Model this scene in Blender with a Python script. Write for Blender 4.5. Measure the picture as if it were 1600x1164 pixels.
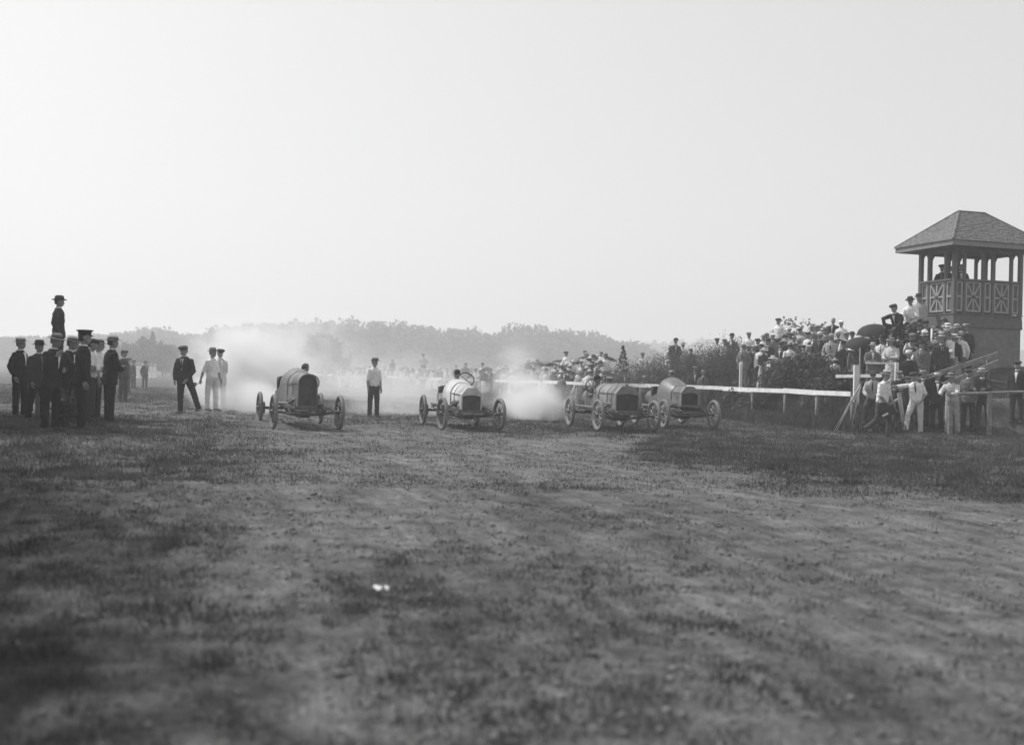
import bpy, bmesh, math, random
import numpy as np
from mathutils import Matrix, Vector

for o in list(bpy.data.objects):
    bpy.data.objects.remove(o, do_unlink=True)
scene = bpy.context.scene
COL = scene.collection
R = math.radians

# ------------------------------------------------------------------ camera
FPX, CX, CY = 1700.0, 800.0, 582.0          # the photograph is 1600 x 1164
CAM = Vector((0.0, 0.0, 1.35))
PITCH, ROLL = math.atan(6.0 / FPX), R(1.4)
FWD = Vector((0, math.cos(PITCH), math.sin(PITCH)))
_r0, _u0 = Vector((1, 0, 0)), Vector((0, -math.sin(PITCH), math.cos(PITCH)))
RGT = _r0 * math.cos(ROLL) + _u0 * math.sin(ROLL)
UPV = -_r0 * math.sin(ROLL) + _u0 * math.cos(ROLL)
cam_data = bpy.data.cameras.new('camera')
cam = bpy.data.objects.new('camera', cam_data)
COL.objects.link(cam)
m3 = Matrix((RGT, UPV, -FWD)).transposed()
cam.matrix_world = Matrix.Translation(CAM) @ m3.to_4x4()
cam_data.sensor_width = 36.0
cam_data.lens = 36.0 * FPX / 1600.0
cam_data.clip_start, cam_data.clip_end = 0.1, 5000
cam_data.dof.use_dof = True
cam_data.dof.focus_distance = 29.0
cam_data.dof.aperture_fstop = 1.15
scene.camera = cam

# ------------------------------------------------------------------ sky, sun, exposure
SUN_EL, SUN_AZ = R(52), R(-62)              # azimuth from +Y towards +X: the sun stands left and beyond
world = bpy.data.worlds.new('World')
scene.world = world
world.use_nodes = True
nt = world.node_tree
nt.nodes.clear()
sky = nt.nodes.new('ShaderNodeTexSky')
sky.sky_type = 'NISHITA'
sky.sun_disc = False
sky.sun_elevation = SUN_EL
sky.sun_rotation = SUN_AZ
sky.air_density, sky.dust_density, sky.ozone_density = 1.0, 4.0, 1.0
bw = nt.nodes.new('ShaderNodeRGBToBW')
pw = nt.nodes.new('ShaderNodeMath'); pw.operation = 'POWER'; pw.inputs[1].default_value = 0.35
bg = nt.nodes.new('ShaderNodeBackground')
bg.inputs['Strength'].default_value = 0.15
SKYGAIN = nt.nodes.new('ShaderNodeMath'); SKYGAIN.operation = 'MULTIPLY'; SKYGAIN.inputs[1].default_value = 3.35
wo = nt.nodes.new('ShaderNodeOutputWorld')
nt.links.new(sky.outputs[0], bw.inputs[0])
nt.links.new(bw.outputs[0], pw.inputs[0])
nt.links.new(pw.outputs[0], SKYGAIN.inputs[0])
nt.links.new(SKYGAIN.outputs[0], bg.inputs['Color'])
nt.links.new(bg.outputs[0], wo.inputs['Surface'])

sun_data = bpy.data.lights.new('sun', 'SUN')
sun_data.energy = 4.2
sun_data.angle = R(1.6)
sun_data.color = (1, 1, 1)                  # a monochrome plate
sun = bpy.data.objects.new('sun', sun_data)
COL.objects.link(sun)
_to = Vector((math.sin(SUN_AZ) * math.cos(SUN_EL), math.cos(SUN_AZ) * math.cos(SUN_EL), math.sin(SUN_EL)))
sun.rotation_euler = (-_to).to_track_quat('-Z', 'Y').to_euler()
sun.location = (-20, 10, 30)

vs = scene.view_settings
vs.view_transform = 'Standard'
vs.look = 'None'
vs.exposure = 0.0
vs.gamma = 1.0
vs.use_curve_mapping = False
cy = scene.cycles
cy.use_denoising = True
cy.max_bounces = 5
cy.diffuse_bounces = 3
cy.glossy_bounces = 2
cy.transmission_bounces = 3
cy.transparent_max_bounces = 6
cy.volume_bounces = 2
cy.volume_step_rate = 2.0
cy.volume_max_steps = 128
cy.use_adaptive_sampling = True
cy.sample_clamp_indirect = 4.0

# ------------------------------------------------------------------ helpers
rng = np.random.default_rng(1912)
random.seed(1912)

def ss(a, b, x):
    t = np.clip((np.asarray(x, float) - a) / (b - a), 0, 1)
    return t * t * (3 - 2 * t)

def _hash(ix, iy, seed):
    h = (ix.astype(np.int64) * 374761393 + iy.astype(np.int64) * 668265263 + seed * 974634541) & 0xffffffff
    h = ((h ^ (h >> 13)) * 1274126177) & 0xffffffff
    return ((h ^ (h >> 16)) & 0xffff) / 65535.0

def vnoise(x, y, seed=0):
    x = np.asarray(x, float); y = np.asarray(y, float)
    ix, iy = np.floor(x), np.floor(y)
    fx, fy = x - ix, y - iy
    fx, fy = fx * fx * (3 - 2 * fx), fy * fy * (3 - 2 * fy)
    a = _hash(ix, iy, seed); b = _hash(ix + 1, iy, seed)
    c = _hash(ix, iy + 1, seed); d = _hash(ix + 1, iy + 1, seed)
    return (a + (b - a) * fx) * (1 - fy) + (c + (d - c) * fx) * fy

def fbm(x, y, seed=0, octv=4):
    s, a, t = 0, 0.5, 0
    for k in range(octv):
        s = s + a * vnoise(np.asarray(x) * 2 ** k, np.asarray(y) * 2 ** k, seed + k * 17)
        t += a; a *= 0.5
    return s / t

RAILPX = [(1700, 30.0), (1485, 31.0), (1410, 31.5), (1330, 32.0), (1225, 36.3), (1130, 41.5), (1000, 46.5), (900, 51), (830, 57),
          (750, 65), (640, 78), (560, 90), (480, 110), (400, 135), (330, 165)]
RAIL = np.array([((p - 800) / FPX * d, d) for p, d in RAILPX])
BANKPOLY = np.vstack([RAIL, [(-50, 1500), (1500, 1500), (1500, 10)]])

def bank_s(x, y):
    """signed distance behind the rail line (positive on the spectators' side)"""
    x = np.asarray(x, float); y = np.asarray(y, float)
    best = np.full(np.broadcast(x, y).shape, 1e9)
    for (x0, y0), (x1, y1) in zip(RAIL[:-1], RAIL[1:]):
        dx, dy = x1 - x0, y1 - y0
        t = np.clip(((x - x0) * dx + (y - y0) * dy) / (dx * dx + dy * dy), 0, 1)
        best = np.minimum(best, np.hypot(x - x0 - t * dx, y - y0 - t * dy))
    inside = np.zeros(best.shape, bool)
    n = len(BANKPOLY)
    for i in range(n):
        x0, y0 = BANKPOLY[i]; x1, y1 = BANKPOLY[(i + 1) % n]
        if y0 == y1: continue
        c = ((y0 > y) != (y1 > y)) & (x < (x1 - x0) * (y - y0) / (y1 - y0) + x0)
        inside ^= c
    return np.where(inside, best, -best)

def gz(x, y):
    x = np.asarray(x, float); y = np.asarray(y, float)
    z = 0.16 * ss(-4.5, -7.5, x) * ss(12, 18, y) * ss(60, 40, y)
    z = z + 0.05 * (fbm(x / 6, y / 6, 5, 2) - 0.5)
    s = bank_s(x, y)
    m = 0.12 + 0.88 * ss(62, 46, y)
    z = z + m * (1.05 * ss(0.45, 1.5, s) + 0.33 * np.clip(s - 2.0, 0, 3) + 0.02 * np.clip(s - 5, 0, 15))
    z = z + 5.0 * ss(200, 420, y)
    return z

def Z(x, y):
    return float(gz(np.array([x]), np.array([y]))[0])

def G(px, d, z=None):
    """ground point that shows at column px at distance d"""
    a = (px - CX) / FPX
    x = d * a
    for _ in range(3):
        zz = Z(x, d) if z is None else z
        b = ((zz - CAM.z) / d - FWD.z - RGT.z * a) / UPV.z
        x = d * (RGT.x * a + UPV.x * b)
    y = d * (FWD.y + RGT.y * a + UPV.y * b)
    return Vector((x, y, Z(x, y) if z is None else z))

def P(px, py, d):
    return CAM + d * (FWD + RGT * ((px - CX) / FPX) + UPV * ((CY - py) / FPX))

# ---- materials
MATS = {}
def mat(name, g, rough=0.8, var=0.25, scale=8.0, metal=0.0, bump=0.0, bscale=60.0, transl=0.0, spec=0.3, detail=4):
    if name in MATS: return MATS[name]
    m = bpy.data.materials.new(name)
    m.use_nodes = True
    n, l = m.node_tree.nodes, m.node_tree.links
    b = n['Principled BSDF']
    b.inputs['Roughness'].default_value = rough
    b.inputs['Metallic'].default_value = metal
    b.inputs['Specular IOR Level'].default_value = spec
    tc = n.new('ShaderNodeTexCoord')
    no = n.new('ShaderNodeTexNoise'); no.inputs['Scale'].default_value = scale; no.inputs['Detail'].default_value = detail
    l.new(tc.outputs['Object'], no.inputs['Vector'])
    mr = n.new('ShaderNodeMapRange')
    mr.inputs[1].default_value, mr.inputs[2].default_value = 0.3, 0.7
    mr.inputs[3].default_value, mr.inputs[4].default_value = g * (1 - var), g * (1 + var)
    l.new(no.outputs['Fac'], mr.inputs[0])
    l.new(mr.outputs[0], b.inputs['Base Color'])
    if bump:
        n2 = n.new('ShaderNodeTexNoise'); n2.inputs['Scale'].default_value = bscale
        l.new(tc.outputs['Object'], n2.inputs['Vector'])
        bp = n.new('ShaderNodeBump'); bp.inputs['Strength'].default_value = bump; bp.inputs['Distance'].default_value = 0.02
        l.new(n2.outputs['Fac'], bp.inputs['Height']); l.new(bp.outputs[0], b.inputs['Normal'])
    if transl:
        tr = n.new('ShaderNodeBsdfTranslucent'); l.new(mr.outputs[0], tr.inputs['Color'])
        mx = n.new('ShaderNodeMixShader'); mx.inputs[0].default_value = transl
        l.new(b.outputs[0], mx.inputs[1]); l.new(tr.outputs[0], mx.inputs[2])
        l.new(mx.outputs[0], n['Material Output'].inputs['Surface'])
    MATS[name] = m
    return m

# ---- mesh builder
class MB:
    def __init__(self):
        self.v, self.f = [], []
    def add(self, vs_, fs_, mtx=None):
        o = len(self.v)
        if mtx is not None: vs_ = [tuple(mtx @ Vector(p)) for p in vs_]
        self.v += [tuple(p) for p in vs_]
        self.f += [tuple(i + o for i in f) for f in fs_]
        return self
    def box(self, c, s, mtx=None):
        x, y, z = c; a, b, h = s[0] / 2, s[1] / 2, s[2] / 2
        vs_ = [(x - a, y - b, z - h), (x + a, y - b, z - h), (x + a, y + b, z - h), (x - a, y + b, z - h),
               (x - a, y - b, z + h), (x + a, y - b, z + h), (x + a, y + b, z + h), (x - a, y + b, z + h)]
        return self.add(vs_, [(0, 3, 2, 1), (4, 5, 6, 7), (0, 1, 5, 4), (1, 2, 6, 5), (2, 3, 7, 6), (3, 0, 4, 7)], mtx)
    def loft(self, rings, cap=True, closed=True, mtx=None):
        n = len(rings[0]); vs_, fs_ = [], []
        for r_ in rings: vs_ += [tuple(p) for p in r_]
        for i in range(len(rings) - 1):
            for j in range(n if closed else n - 1):
                k = (j + 1) % n
                fs_.append((i * n + j, i * n + k, (i + 1) * n + k, (i + 1) * n + j))
        if cap:
            fs_.append(tuple(range(n - 1, -1, -1)))
            fs_.append(tuple((len(rings) - 1) * n + j for j in range(n)))
        return self.add(vs_, fs_, mtx)
    def tube(self, pts, rad, seg=8, cap=True, mtx=None, flat=None):
        pts = [Vector(p) for p in pts]
        if not hasattr(rad, '__len__'): rad = [rad] * len(pts)
        rings, ref = [], None
        for i, p in enumerate(pts):
            t = (pts[min(i + 1, len(pts) - 1)] - pts[max(i - 1, 0)]).normalized()
            if ref is None:
                ref = Vector((1, 0, 0)) if abs(t.x) < 0.8 else Vector((0, 1, 0))
            u = (ref - t * ref.dot(t)).normalized(); w = t.cross(u); ref = u
            ra, rb = (rad[i], rad[i]) if not hasattr(rad[i], '__len__') else rad[i]
            rings.append([p + u * (ra * math.cos(2 * math.pi * k / seg)) + w * (rb * math.sin(2 * math.pi * k / seg)) for k in range(seg)])
        return self.loft(rings, cap, True, mtx)
    def lathe(self, prof, seg=24, sx=1.0, sy=1.0, mtx=None, cap=False):
        rings = [[(r_ * sx * math.cos(2 * math.pi * k / seg), r_ * sy * math.sin(2 * math.pi * k / seg), z) for k in range(seg)] for r_, z in prof]
        return self.loft(rings, cap, True, mtx)
    def ell(self, c, r_, mtx=None, seg=10, rows=7):
        rings = []
        for i in range(rows):
            a = -math.pi / 2 + math.pi * (i + 0.35) / (rows - 0.3)
            rings.append([(c[0] + r_[0] * math.cos(a) * math.cos(2 * math.pi * k / seg), c[1] + r_[1] * math.cos(a) * math.sin(2 * math.pi * k / seg), c[2] + r_[2] * math.sin(a)) for k in range(seg)])
        return self.loft(rings, True, True, mtx)
    def mesh(self, name, material=None, smooth=True):
        me = bpy.data.meshes.new(name)
        me.from_pydata(self.v, [], self.f)
        me.materials.append(material)
        if smooth: me.polygons.foreach_set('use_smooth', [True] * len(me.polygons))
        me.update()
        return me
    def build(self, name, material, parent=None, smooth=False, angle=None):
        me = self.mesh(name, material, smooth or angle is not None)
        if angle is not None: sharp(me, angle)
        return link(name, me, parent)

def sharp(me, deg):
    bm = bmesh.new(); bm.from_mesh(me)
    bmesh.ops.recalc_face_normals(bm, faces=bm.faces)
    lim = R(deg)
    for e in bm.edges:
        e.smooth = not (len(e.link_faces) == 2 and e.calc_face_angle(0) > lim)
    bm.to_mesh(me); bm.free()

def link(name, data, parent=None):
    o = bpy.data.objects.new(name, data)
    COL.objects.link(o)
    if parent is not None: o.parent = parent
    return o

def inst(name, me, parent, material=None, mtx=None):
    o = link(name, me, parent)
    if material is not None:
        o.material_slots[0].link = 'OBJECT'
        o.material_slots[0].material = material
    if mtx is not None: o.matrix_basis = mtx
    return o

def empty(name, loc, rz=0.0):
    o = link(name, None)
    o.location = loc; o.rotation_euler = (0, 0, rz)
    o.empty_display_size = 0.2
    return o

LABELS = {}
def tag(o, label=None, cat=None, group=None, kind=None):
    if label: o['label'] = label
    if cat: o['category'] = cat
    if group: o['group'] = group
    if kind: o['kind'] = kind
    if label:
        if label in LABELS and LABELS[label] != group: print('DUP LABEL', label)
        if label in LABELS and group is None: print('DUP LABEL', label)
        LABELS[label] = group
    return o

def np_mesh(name, V, F, material, smooth=False):
    me = bpy.data.meshes.new(name)
    nv, nf, k = len(V), len(F), F.shape[1]
    me.vertices.add(nv); me.vertices.foreach_set('co', np.ascontiguousarray(V, np.float32).ravel())
    me.loops.add(nf * k); me.loops.foreach_set('vertex_index', np.ascontiguousarray(F, np.int32).ravel())
    me.polygons.add(nf); me.polygons.foreach_set('loop_start', np.arange(0, nf * k, k, dtype=np.int32))
    me.materials.append(material)
    me.update(calc_edges=True)
    if smooth: me.polygons.foreach_set('use_smooth', np.ones(nf, bool))
    return me

# ------------------------------------------------------------------ ground
TRACK = np.array([(5.2, 0), (4.4, 6), (3.2, 11), (1.2, 16.5), (-1.6, 21), (-6, 24.8), (-12, 27.5), (-22, 30), (-40, 33)])
def track_d(x, y):
    best = np.full(np.shape(x), 1e9)
    for (x0, y0), (x1, y1) in zip(TRACK[:-1], TRACK[1:]):
        dx, dy = x1 - x0, y1 - y0
        t = np.clip(((x - x0) * dx + (y - y0) * dy) / (dx * dx + dy * dy), 0, 1)
        best = np.minimum(best, np.hypot(x - x0 - t * dx, y - y0 - t * dy))
    return best

def lane_coords(x, y):
    """distance along and signed distance across the worn racing line"""
    best = np.full(np.shape(x), 1e9); lane = np.zeros(np.shape(x)); along = np.zeros(np.shape(x)); acc = 0.0
    for (x0, y0), (x1, y1) in zip(TRACK[:-1], TRACK[1:]):
        dx, dy = x1 - x0, y1 - y0; L_ = math.hypot(dx, dy)
        t = np.clip(((x - x0) * dx + (y - y0) * dy) / (L_ * L_), 0, 1)
        dd = np.hypot(x - x0 - t * dx, y - y0 - t * dy)
        sg = np.sign(dx * (y - y0) - dy * (x - x0))
        m_ = dd < best
        lane = np.where(m_, dd * sg, lane); along = np.where(m_, acc + t * L_, along); best = np.where(m_, dd, best)
        acc += L_
    return lane, along

def grassy(x, y):
    """0 on the worn sandy track, 1 in thick grass"""
    d = track_d(x, y)
    w = np.where(x > 0.25 * y - 3.0, 1.0, 2.6)                 # the near-left edge of the worn strip is ragged
    n = fbm(x / 1.7, y / 2.6, 40, 4) - 0.5
    g = ss(0.7, 4.0, d / w + 4.4 * n)
    near = ss(17, 9, y) * ss(-4.2, -1.6, x)                    # trampled ground close to the camera
    g = g * (1 - 0.62 * near)
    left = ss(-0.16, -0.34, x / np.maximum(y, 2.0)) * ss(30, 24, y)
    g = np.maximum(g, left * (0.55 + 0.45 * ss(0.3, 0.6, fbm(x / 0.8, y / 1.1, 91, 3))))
    return np.clip(g, 0.04, 1)

def axis(lo, hi, a, b, step, grow):
    c = list(np.arange(a, b + 1e-6, step))
    s = step
    while c[-1] < hi:
        s *= grow; c.append(c[-1] + s)
    s = step
    while c[0] > lo:
        s *= grow; c.insert(0, c[0] - s)
    c[0], c[-1] = lo, hi
    return np.array(c)

gx = axis(-1100, 1100, -18, 20, 0.22, 1.13)
gy = axis(-60, 1300, 2.5, 58, 0.22, 1.10)
XX, YY = np.meshgrid(gx, gy)
gx1, gy1 = XX.ravel(), YY.ravel()
near = ss(70, 40, gy1)
lane_, along_ = lane_coords(gx1, gy1)
rel = (fbm(gx1 / 0.9, gy1 / 0.9, 9, 3) - 0.5) * 0.07 + (fbm(gx1 / 0.35, gy1 / 0.5, 21, 2) - 0.5) * 0.035
GV = np.stack([gx1, gy1, gz(gx1, gy1) + rel * near - 0.012], 1)
nx, ny = len(gx), len(gy)
ii = (np.arange(ny - 1)[:, None] * nx + np.arange(nx - 1)[None, :]).ravel()
GF = np.stack([ii, ii + 1, ii + nx + 1, ii + nx], 1)

gm = bpy.data.materials.new('worn_sandy_ground'); gm.use_nodes = True
n, l = gm.node_tree.nodes, gm.node_tree.links
b = n['Principled BSDF']; b.inputs['Roughness'].default_value = 0.95; b.inputs['Specular IOR Level'].default_value = 0.1
tc = n.new('ShaderNodeTexCoord')
att = n.new('ShaderNodeAttribute'); att.attribute_name = 'grassy'
mp = n.new('ShaderNodeMapping'); mp.inputs['Scale'].default_value = (0.8, 1.15, 1)
l.new(tc.outputs['Object'], mp.inputs['Vector'])
def noise(sc, det, rough=0.6):
    t = n.new('ShaderNodeTexNoise'); t.inputs['Scale'].default_value = sc; t.inputs['Detail'].default_value = det
    t.inputs['Roughness'].default_value = rough
    l.new(mp.outputs[0], t.inputs['Vector']); return t.outputs['Fac']
def mrange(src, a, b_, c, d_):
    t = n.new('ShaderNodeMapRange'); t.inputs[1].default_value, t.inputs[2].default_value = a, b_
    t.inputs[3].default_value, t.inputs[4].default_value = c, d_
    l.new(src, t.inputs[0]); return t.outputs[0]
def math2(op, a, b_):
    t = n.new('ShaderNodeMath'); t.operation = op
    for k, q in enumerate((a, b_)):
        if isinstance(q, (int, float)): t.inputs[k].default_value = q
        else: l.new(q, t.inputs[k])
    return t.outputs[0]
n_big, n_mid, n_fine = noise(0.35, 3), noise(2.6, 6, 0.7), noise(22, 6, 0.7)
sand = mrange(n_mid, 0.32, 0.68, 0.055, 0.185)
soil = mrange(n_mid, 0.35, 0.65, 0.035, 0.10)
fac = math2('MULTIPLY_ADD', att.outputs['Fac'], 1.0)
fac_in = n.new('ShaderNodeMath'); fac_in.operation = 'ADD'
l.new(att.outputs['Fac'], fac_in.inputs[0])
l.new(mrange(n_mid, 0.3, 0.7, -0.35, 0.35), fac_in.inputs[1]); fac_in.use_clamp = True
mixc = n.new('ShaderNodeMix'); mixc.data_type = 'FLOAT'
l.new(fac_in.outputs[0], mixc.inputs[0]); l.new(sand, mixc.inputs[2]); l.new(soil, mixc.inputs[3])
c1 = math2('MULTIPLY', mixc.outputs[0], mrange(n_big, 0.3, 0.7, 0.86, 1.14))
c2 = math2('MULTIPLY', c1, mrange(n_fine, 0.3, 0.7, 0.55, 1.45))
att2 = n.new('ShaderNodeAttribute'); att2.attribute_name = 'lane'
def streak(sx, sy, lo, hi):
    mpp = n.new('ShaderNodeMapping'); mpp.inputs['Scale'].default_value = (sx, sy, 1)
    l.new(att2.outputs['Vector'], mpp.inputs['Vector'])
    t = n.new('ShaderNodeTexNoise'); t.inputs['Scale'].default_value = 1.0; t.inputs['Detail'].default_value = 4; t.inputs['Roughness'].default_value = 0.65
    t.inputs['Distortion'].default_value = 0.4
    l.new(mpp.outputs[0], t.inputs['Vector'])
    return mrange(t.outputs['Fac'], 0.34, 0.66, lo, hi)
c3 = math2('MULTIPLY', c2, streak(2.4, 0.30, 0.72, 1.26))
c3 = math2('MULTIPLY', c3, streak(9.0, 0.9, 0.76, 1.22))
c3 = math2('MULTIPLY', c3, mrange(noise(75, 4, 0.75), 0.32, 0.68, 0.5, 1.5))
l.new(c3, b.inputs['Base Color'])
bp = n.new('ShaderNodeBump'); bp.inputs['Strength'].default_value = 0.9; bp.inputs['Distance'].default_value = 0.05
l.new(math2('ADD', n_mid, math2('MULTIPLY', n_fine, 0.4)), bp.inputs['Height']); l.new(bp.outputs[0], b.inputs['Normal'])
me = np_mesh('ground', GV, GF, gm, True)
at_ = me.attributes.new('grassy', 'FLOAT', 'POINT')
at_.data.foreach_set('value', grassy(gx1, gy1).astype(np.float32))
la_ = me.attributes.new('lane', 'FLOAT_VECTOR', 'POINT')
la_.data.foreach_set('vector', np.stack([lane_, along_, np.zeros(len(lane_))], 1).astype(np.float32).ravel())
tag(link('ground', me), kind='structure')

# ------------------------------------------------------------------ grass
def blades(pts, hgt, wid, lean, nb, spread, seed, segs=1):
    """nb curved blades round every point; arrays of height and width per point"""
    r_ = np.random.default_rng(seed)
    N = len(pts) * nb
    base = np.repeat(pts, nb, 0) + np.concatenate([r_.normal(0, spread, (N, 2)), np.zeros((N, 1))], 1)
    h = np.repeat(hgt, nb) * r_.uniform(0.5, 1.15, N); w = np.repeat(wid, nb) * r_.uniform(0.7, 1.3, N)
    a = r_.uniform(0, 2 * np.pi, N); tilt = np.abs(r_.normal(0, lean, N))
    out = np.stack([np.cos(a), np.sin(a), np.zeros(N)], 1)
    a2 = r_.uniform(0, 2 * np.pi, N)
    side = np.stack([np.cos(a2), np.sin(a2), np.zeros(N)], 1) * (w / 2)[:, None]
    up = np.array([0, 0, 1.0])
    tip = base + out * (h * np.sin(tilt))[:, None] + up * (h * np.cos(tilt))[:, None]
    if segs == 1:
        V = np.stack([base - side, base + side, tip], 1).reshape(-1, 3)
        F = np.arange(3 * N).reshape(-1, 3)
        return V, F
    mid = base + out * (h * 0.55 * np.sin(tilt * 0.5))[:, None] + up * (h * 0.6 * np.cos(tilt * 0.5))[:, None]
    V = np.stack([base - side, base + side, mid + side * 0.8, mid - side * 0.8, tip], 1).reshape(-1, 3)
    k = 5 * np.arange(N)[:, None]
    F = np.concatenate([k + [0, 1, 2], k + [0, 2, 3], k + [3, 2, 4]], 0)
    return V, F

grass_mat = mat('dry_grass', 0.08, 0.75, 0.5, 1.3, transl=0.3, spec=0.15)
grass_dark = mat('weed_leaf', 0.065, 0.7, 0.5, 2.0, transl=0.25, spec=0.15)
def scatter(n_, d0, d1, seed, half=0.60):
    r_ = np.random.default_rng(seed)
    d = d0 * (d1 / d0) ** r_.random(n_)
    x = (r_.random(n_) * 2 - 1) * half * d
    return x, d, r_
def rel_at(x, y):
    return (fbm(x / 0.9, y / 0.9, 9, 3) - 0.5) * 0.07 + (fbm(x / 0.35, y / 0.5, 21, 2) - 0.5) * 0.035 - 0.014
x, y, r_ = scatter(60000, 3.3, 14, 71)
gq = 0.12 + 0.88 * grassy(x, y)
keep = r_.random(len(x)) < np.clip(gq * (0.10 + 0.90 * ss(0.40, 0.68, 0.68 * fbm(x / 0.26, y / 0.36, 63, 3) + 0.32 * fbm(x / 0.9, y / 1.2, 64, 3))) * 1.1, 0.015, 1) * (y / 14) ** 0.4
x, y = x[keep], y[keep]
V, F = blades(np.stack([x, y, gz(x, y) + rel_at(x, y)], 1), r_.uniform(0.02, 0.065, len(x)) * (0.7 + 0.5 * grassy(x, y)), r_.uniform(0.004, 0.009, len(x)), 0.95, 7, 0.035, 72, 2)
print('near blades', len(F))
tag(link('near_grass', np_mesh('near_grass', V, F, grass_mat)), 'sparse dry grass tufts on the sandy ground in the foreground', 'grass', kind='stuff')
x, y, r_ = scatter(100000, 13, 75, 73)
s = bank_s(x, y)
gg = (0.14 + 0.86 * grassy(x, y)) * (0.35 + 0.65 * ss(0.38, 0.62, 0.5 * fbm(x / 0.5, y / 0.7, 63, 3) + 0.5 * fbm(x / 1.6, y / 2.2, 64, 3)))
keep = (r_.random(len(x)) < np.clip(gg * 1.05, 0.05, 1)) & (s < 0.9)
x, y = x[keep], y[keep]
V, F = blades(np.stack([x, y, gz(x, y) + rel_at(x, y)], 1), r_.uniform(0.03, 0.085, len(x)) * (0.7 + 0.6 * grassy(x, y)), 0.007 + y * 0.0005, 0.75, 7, 0.08, 74)
tag(link('field_grass', np_mesh('field_grass', V, F, grass_mat)), 'short thick grass around the racing cars and along the rail', 'grass', kind='stuff')
# pebbles and clods
x, y, r_ = scatter(7000, 3.4, 26, 81)
keep = r_.random(len(x)) < (1.05 - 0.8 * grassy(x, y)) * (0.3 + 0.7 * ss(0.45, 0.65, fbm(x / 0.7, y / 0.7, 93, 3)))
x, y = x[keep], y[keep]
N = len(x)
sz = np.minimum(r_.lognormal(-4.5, 0.4, N), 0.024) * (1 + y / 26)
base = np.array([(1, 0, 0), (0, 1, 0), (-1, 0, 0), (0, -1, 0), (0, 0, .7), (0, 0, -.7), (.7, .7, .1), (-.7, .6, .15)])
V = base[None] * (sz[:, None, None] * r_.uniform(0.6, 1.25, (N, 8, 3)))
V = (V + np.stack([x, y, gz(x, y) + rel_at(x, y) + sz * 0.25], 1)[:, None]).reshape(-1, 3)
tri = np.array([(0, 6, 4), (6, 1, 4), (1, 7, 4), (7, 2, 4), (2, 3, 4), (3, 0, 4), (6, 0, 5), (1, 6, 5), (7, 1, 5), (2, 7, 5), (3, 2, 5), (0, 3, 5)])
F = (tri[None] + 8 * np.arange(N)[:, None, None]).reshape(-1, 3)
tag(link('gravel', np_mesh('gravel', V, F, mat('gravel', 0.17, 0.95, 0.5, 3.0, spec=0.1), True)), 'loose pebbles and clods on the worn dirt', 'gravel', kind='stuff')
# taller weeds and verge growth under the white rail and on the bank
N = 15000
seg = np.random.default_rng(5).integers(2, 13, N); t = np.random.default_rng(6).random(N)
pa, pb = RAIL[seg], RAIL[seg + 1]
pp = pa + (pb - pa) * t[:, None]
dirn = (pb - pa) / np.linalg.norm(pb - pa, axis=1)[:, None]
nrm = np.stack([dirn[:, 1], -dirn[:, 0]], 1)
off = np.random.default_rng(7).normal(0.35, 0.45, N)
pp = pp + nrm * off[:, None]
sgn = bank_s(pp[:, 0], pp[:, 1])
pp = pp[(sgn > -0.9) & (sgn < 2.4)]
V, F = blades(np.stack([pp[:, 0], pp[:, 1], gz(pp[:, 0], pp[:, 1]) - 0.02], 1), np.random.default_rng(8).uniform(0.15, 0.5, len(pp)), np.full(len(pp), 0.032), 0.5, 8, 0.10, 75, 2)
tag(link('verge_weeds', np_mesh('verge_weeds', V, F, grass_dark)), 'rank dark weeds growing under the white rail', 'weeds', kind='stuff')

# ------------------------------------------------------------------ foliage
def leaves(cent, size, seed, aspect=0.55, upbias=0.5):
    r_ = np.random.default_rng(seed)
    N = len(cent)
    nrm = r_.normal(0, 1, (N, 3)); nrm[:, 2] += upbias
    nrm /= np.linalg.norm(nrm, axis=1)[:, None]
    t = np.cross(nrm, r_.normal(0, 1, (N, 3))); t /= np.linalg.norm(t, axis=1)[:, None]
    w = np.cross(nrm, t)
    s_ = (size * r_.uniform(0.6, 1.3, N))[:, None]
    V = np.stack([cent - t * s_ * 0.5, cent + w * s_ * aspect * 0.5 + nrm * s_ * 0.06, cent + t * s_ * 0.5, cent - w * s_ * aspect * 0.5 + nrm * s_ * 0.06], 1).reshape(-1, 3)
    return V, np.arange(4 * N).reshape(-1, 4)

def clump_points(nclump, per, radii, seed, hollow=0.55, lump=0.28, flat=0.0):
    r_ = np.random.default_rng(seed)
    u = r_.normal(0, 1, (nclump, 3)); u /= np.linalg.norm(u, axis=1)[:, None]
    rad = hollow + (1 - hollow) * r_.random(nclump) ** 0.6
    c = u * rad[:, None] * r_.uniform(0.75, 1.08, nclump)[:, None]
    if flat: c[:, 2] = np.where(c[:, 2] < 0, c[:, 2] * (1 - flat), c[:, 2])
    c = np.repeat(c, per, 0)
    c = c + r_.normal(0, lump / 2, c.shape)
    return c * np.array(radii)

leafm = {k: mat('leaf_' + k, v, 0.6, 0.45, 3.0, transl=0.35, spec=0.25) for k, v in
         dict(dark=0.05, mid=0.075, pale=0.12, bright=0.20).items()}
bark = mat('bark', 0.07, 0.9, 0.4, 14, bump=0.5, bscale=20)

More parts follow.
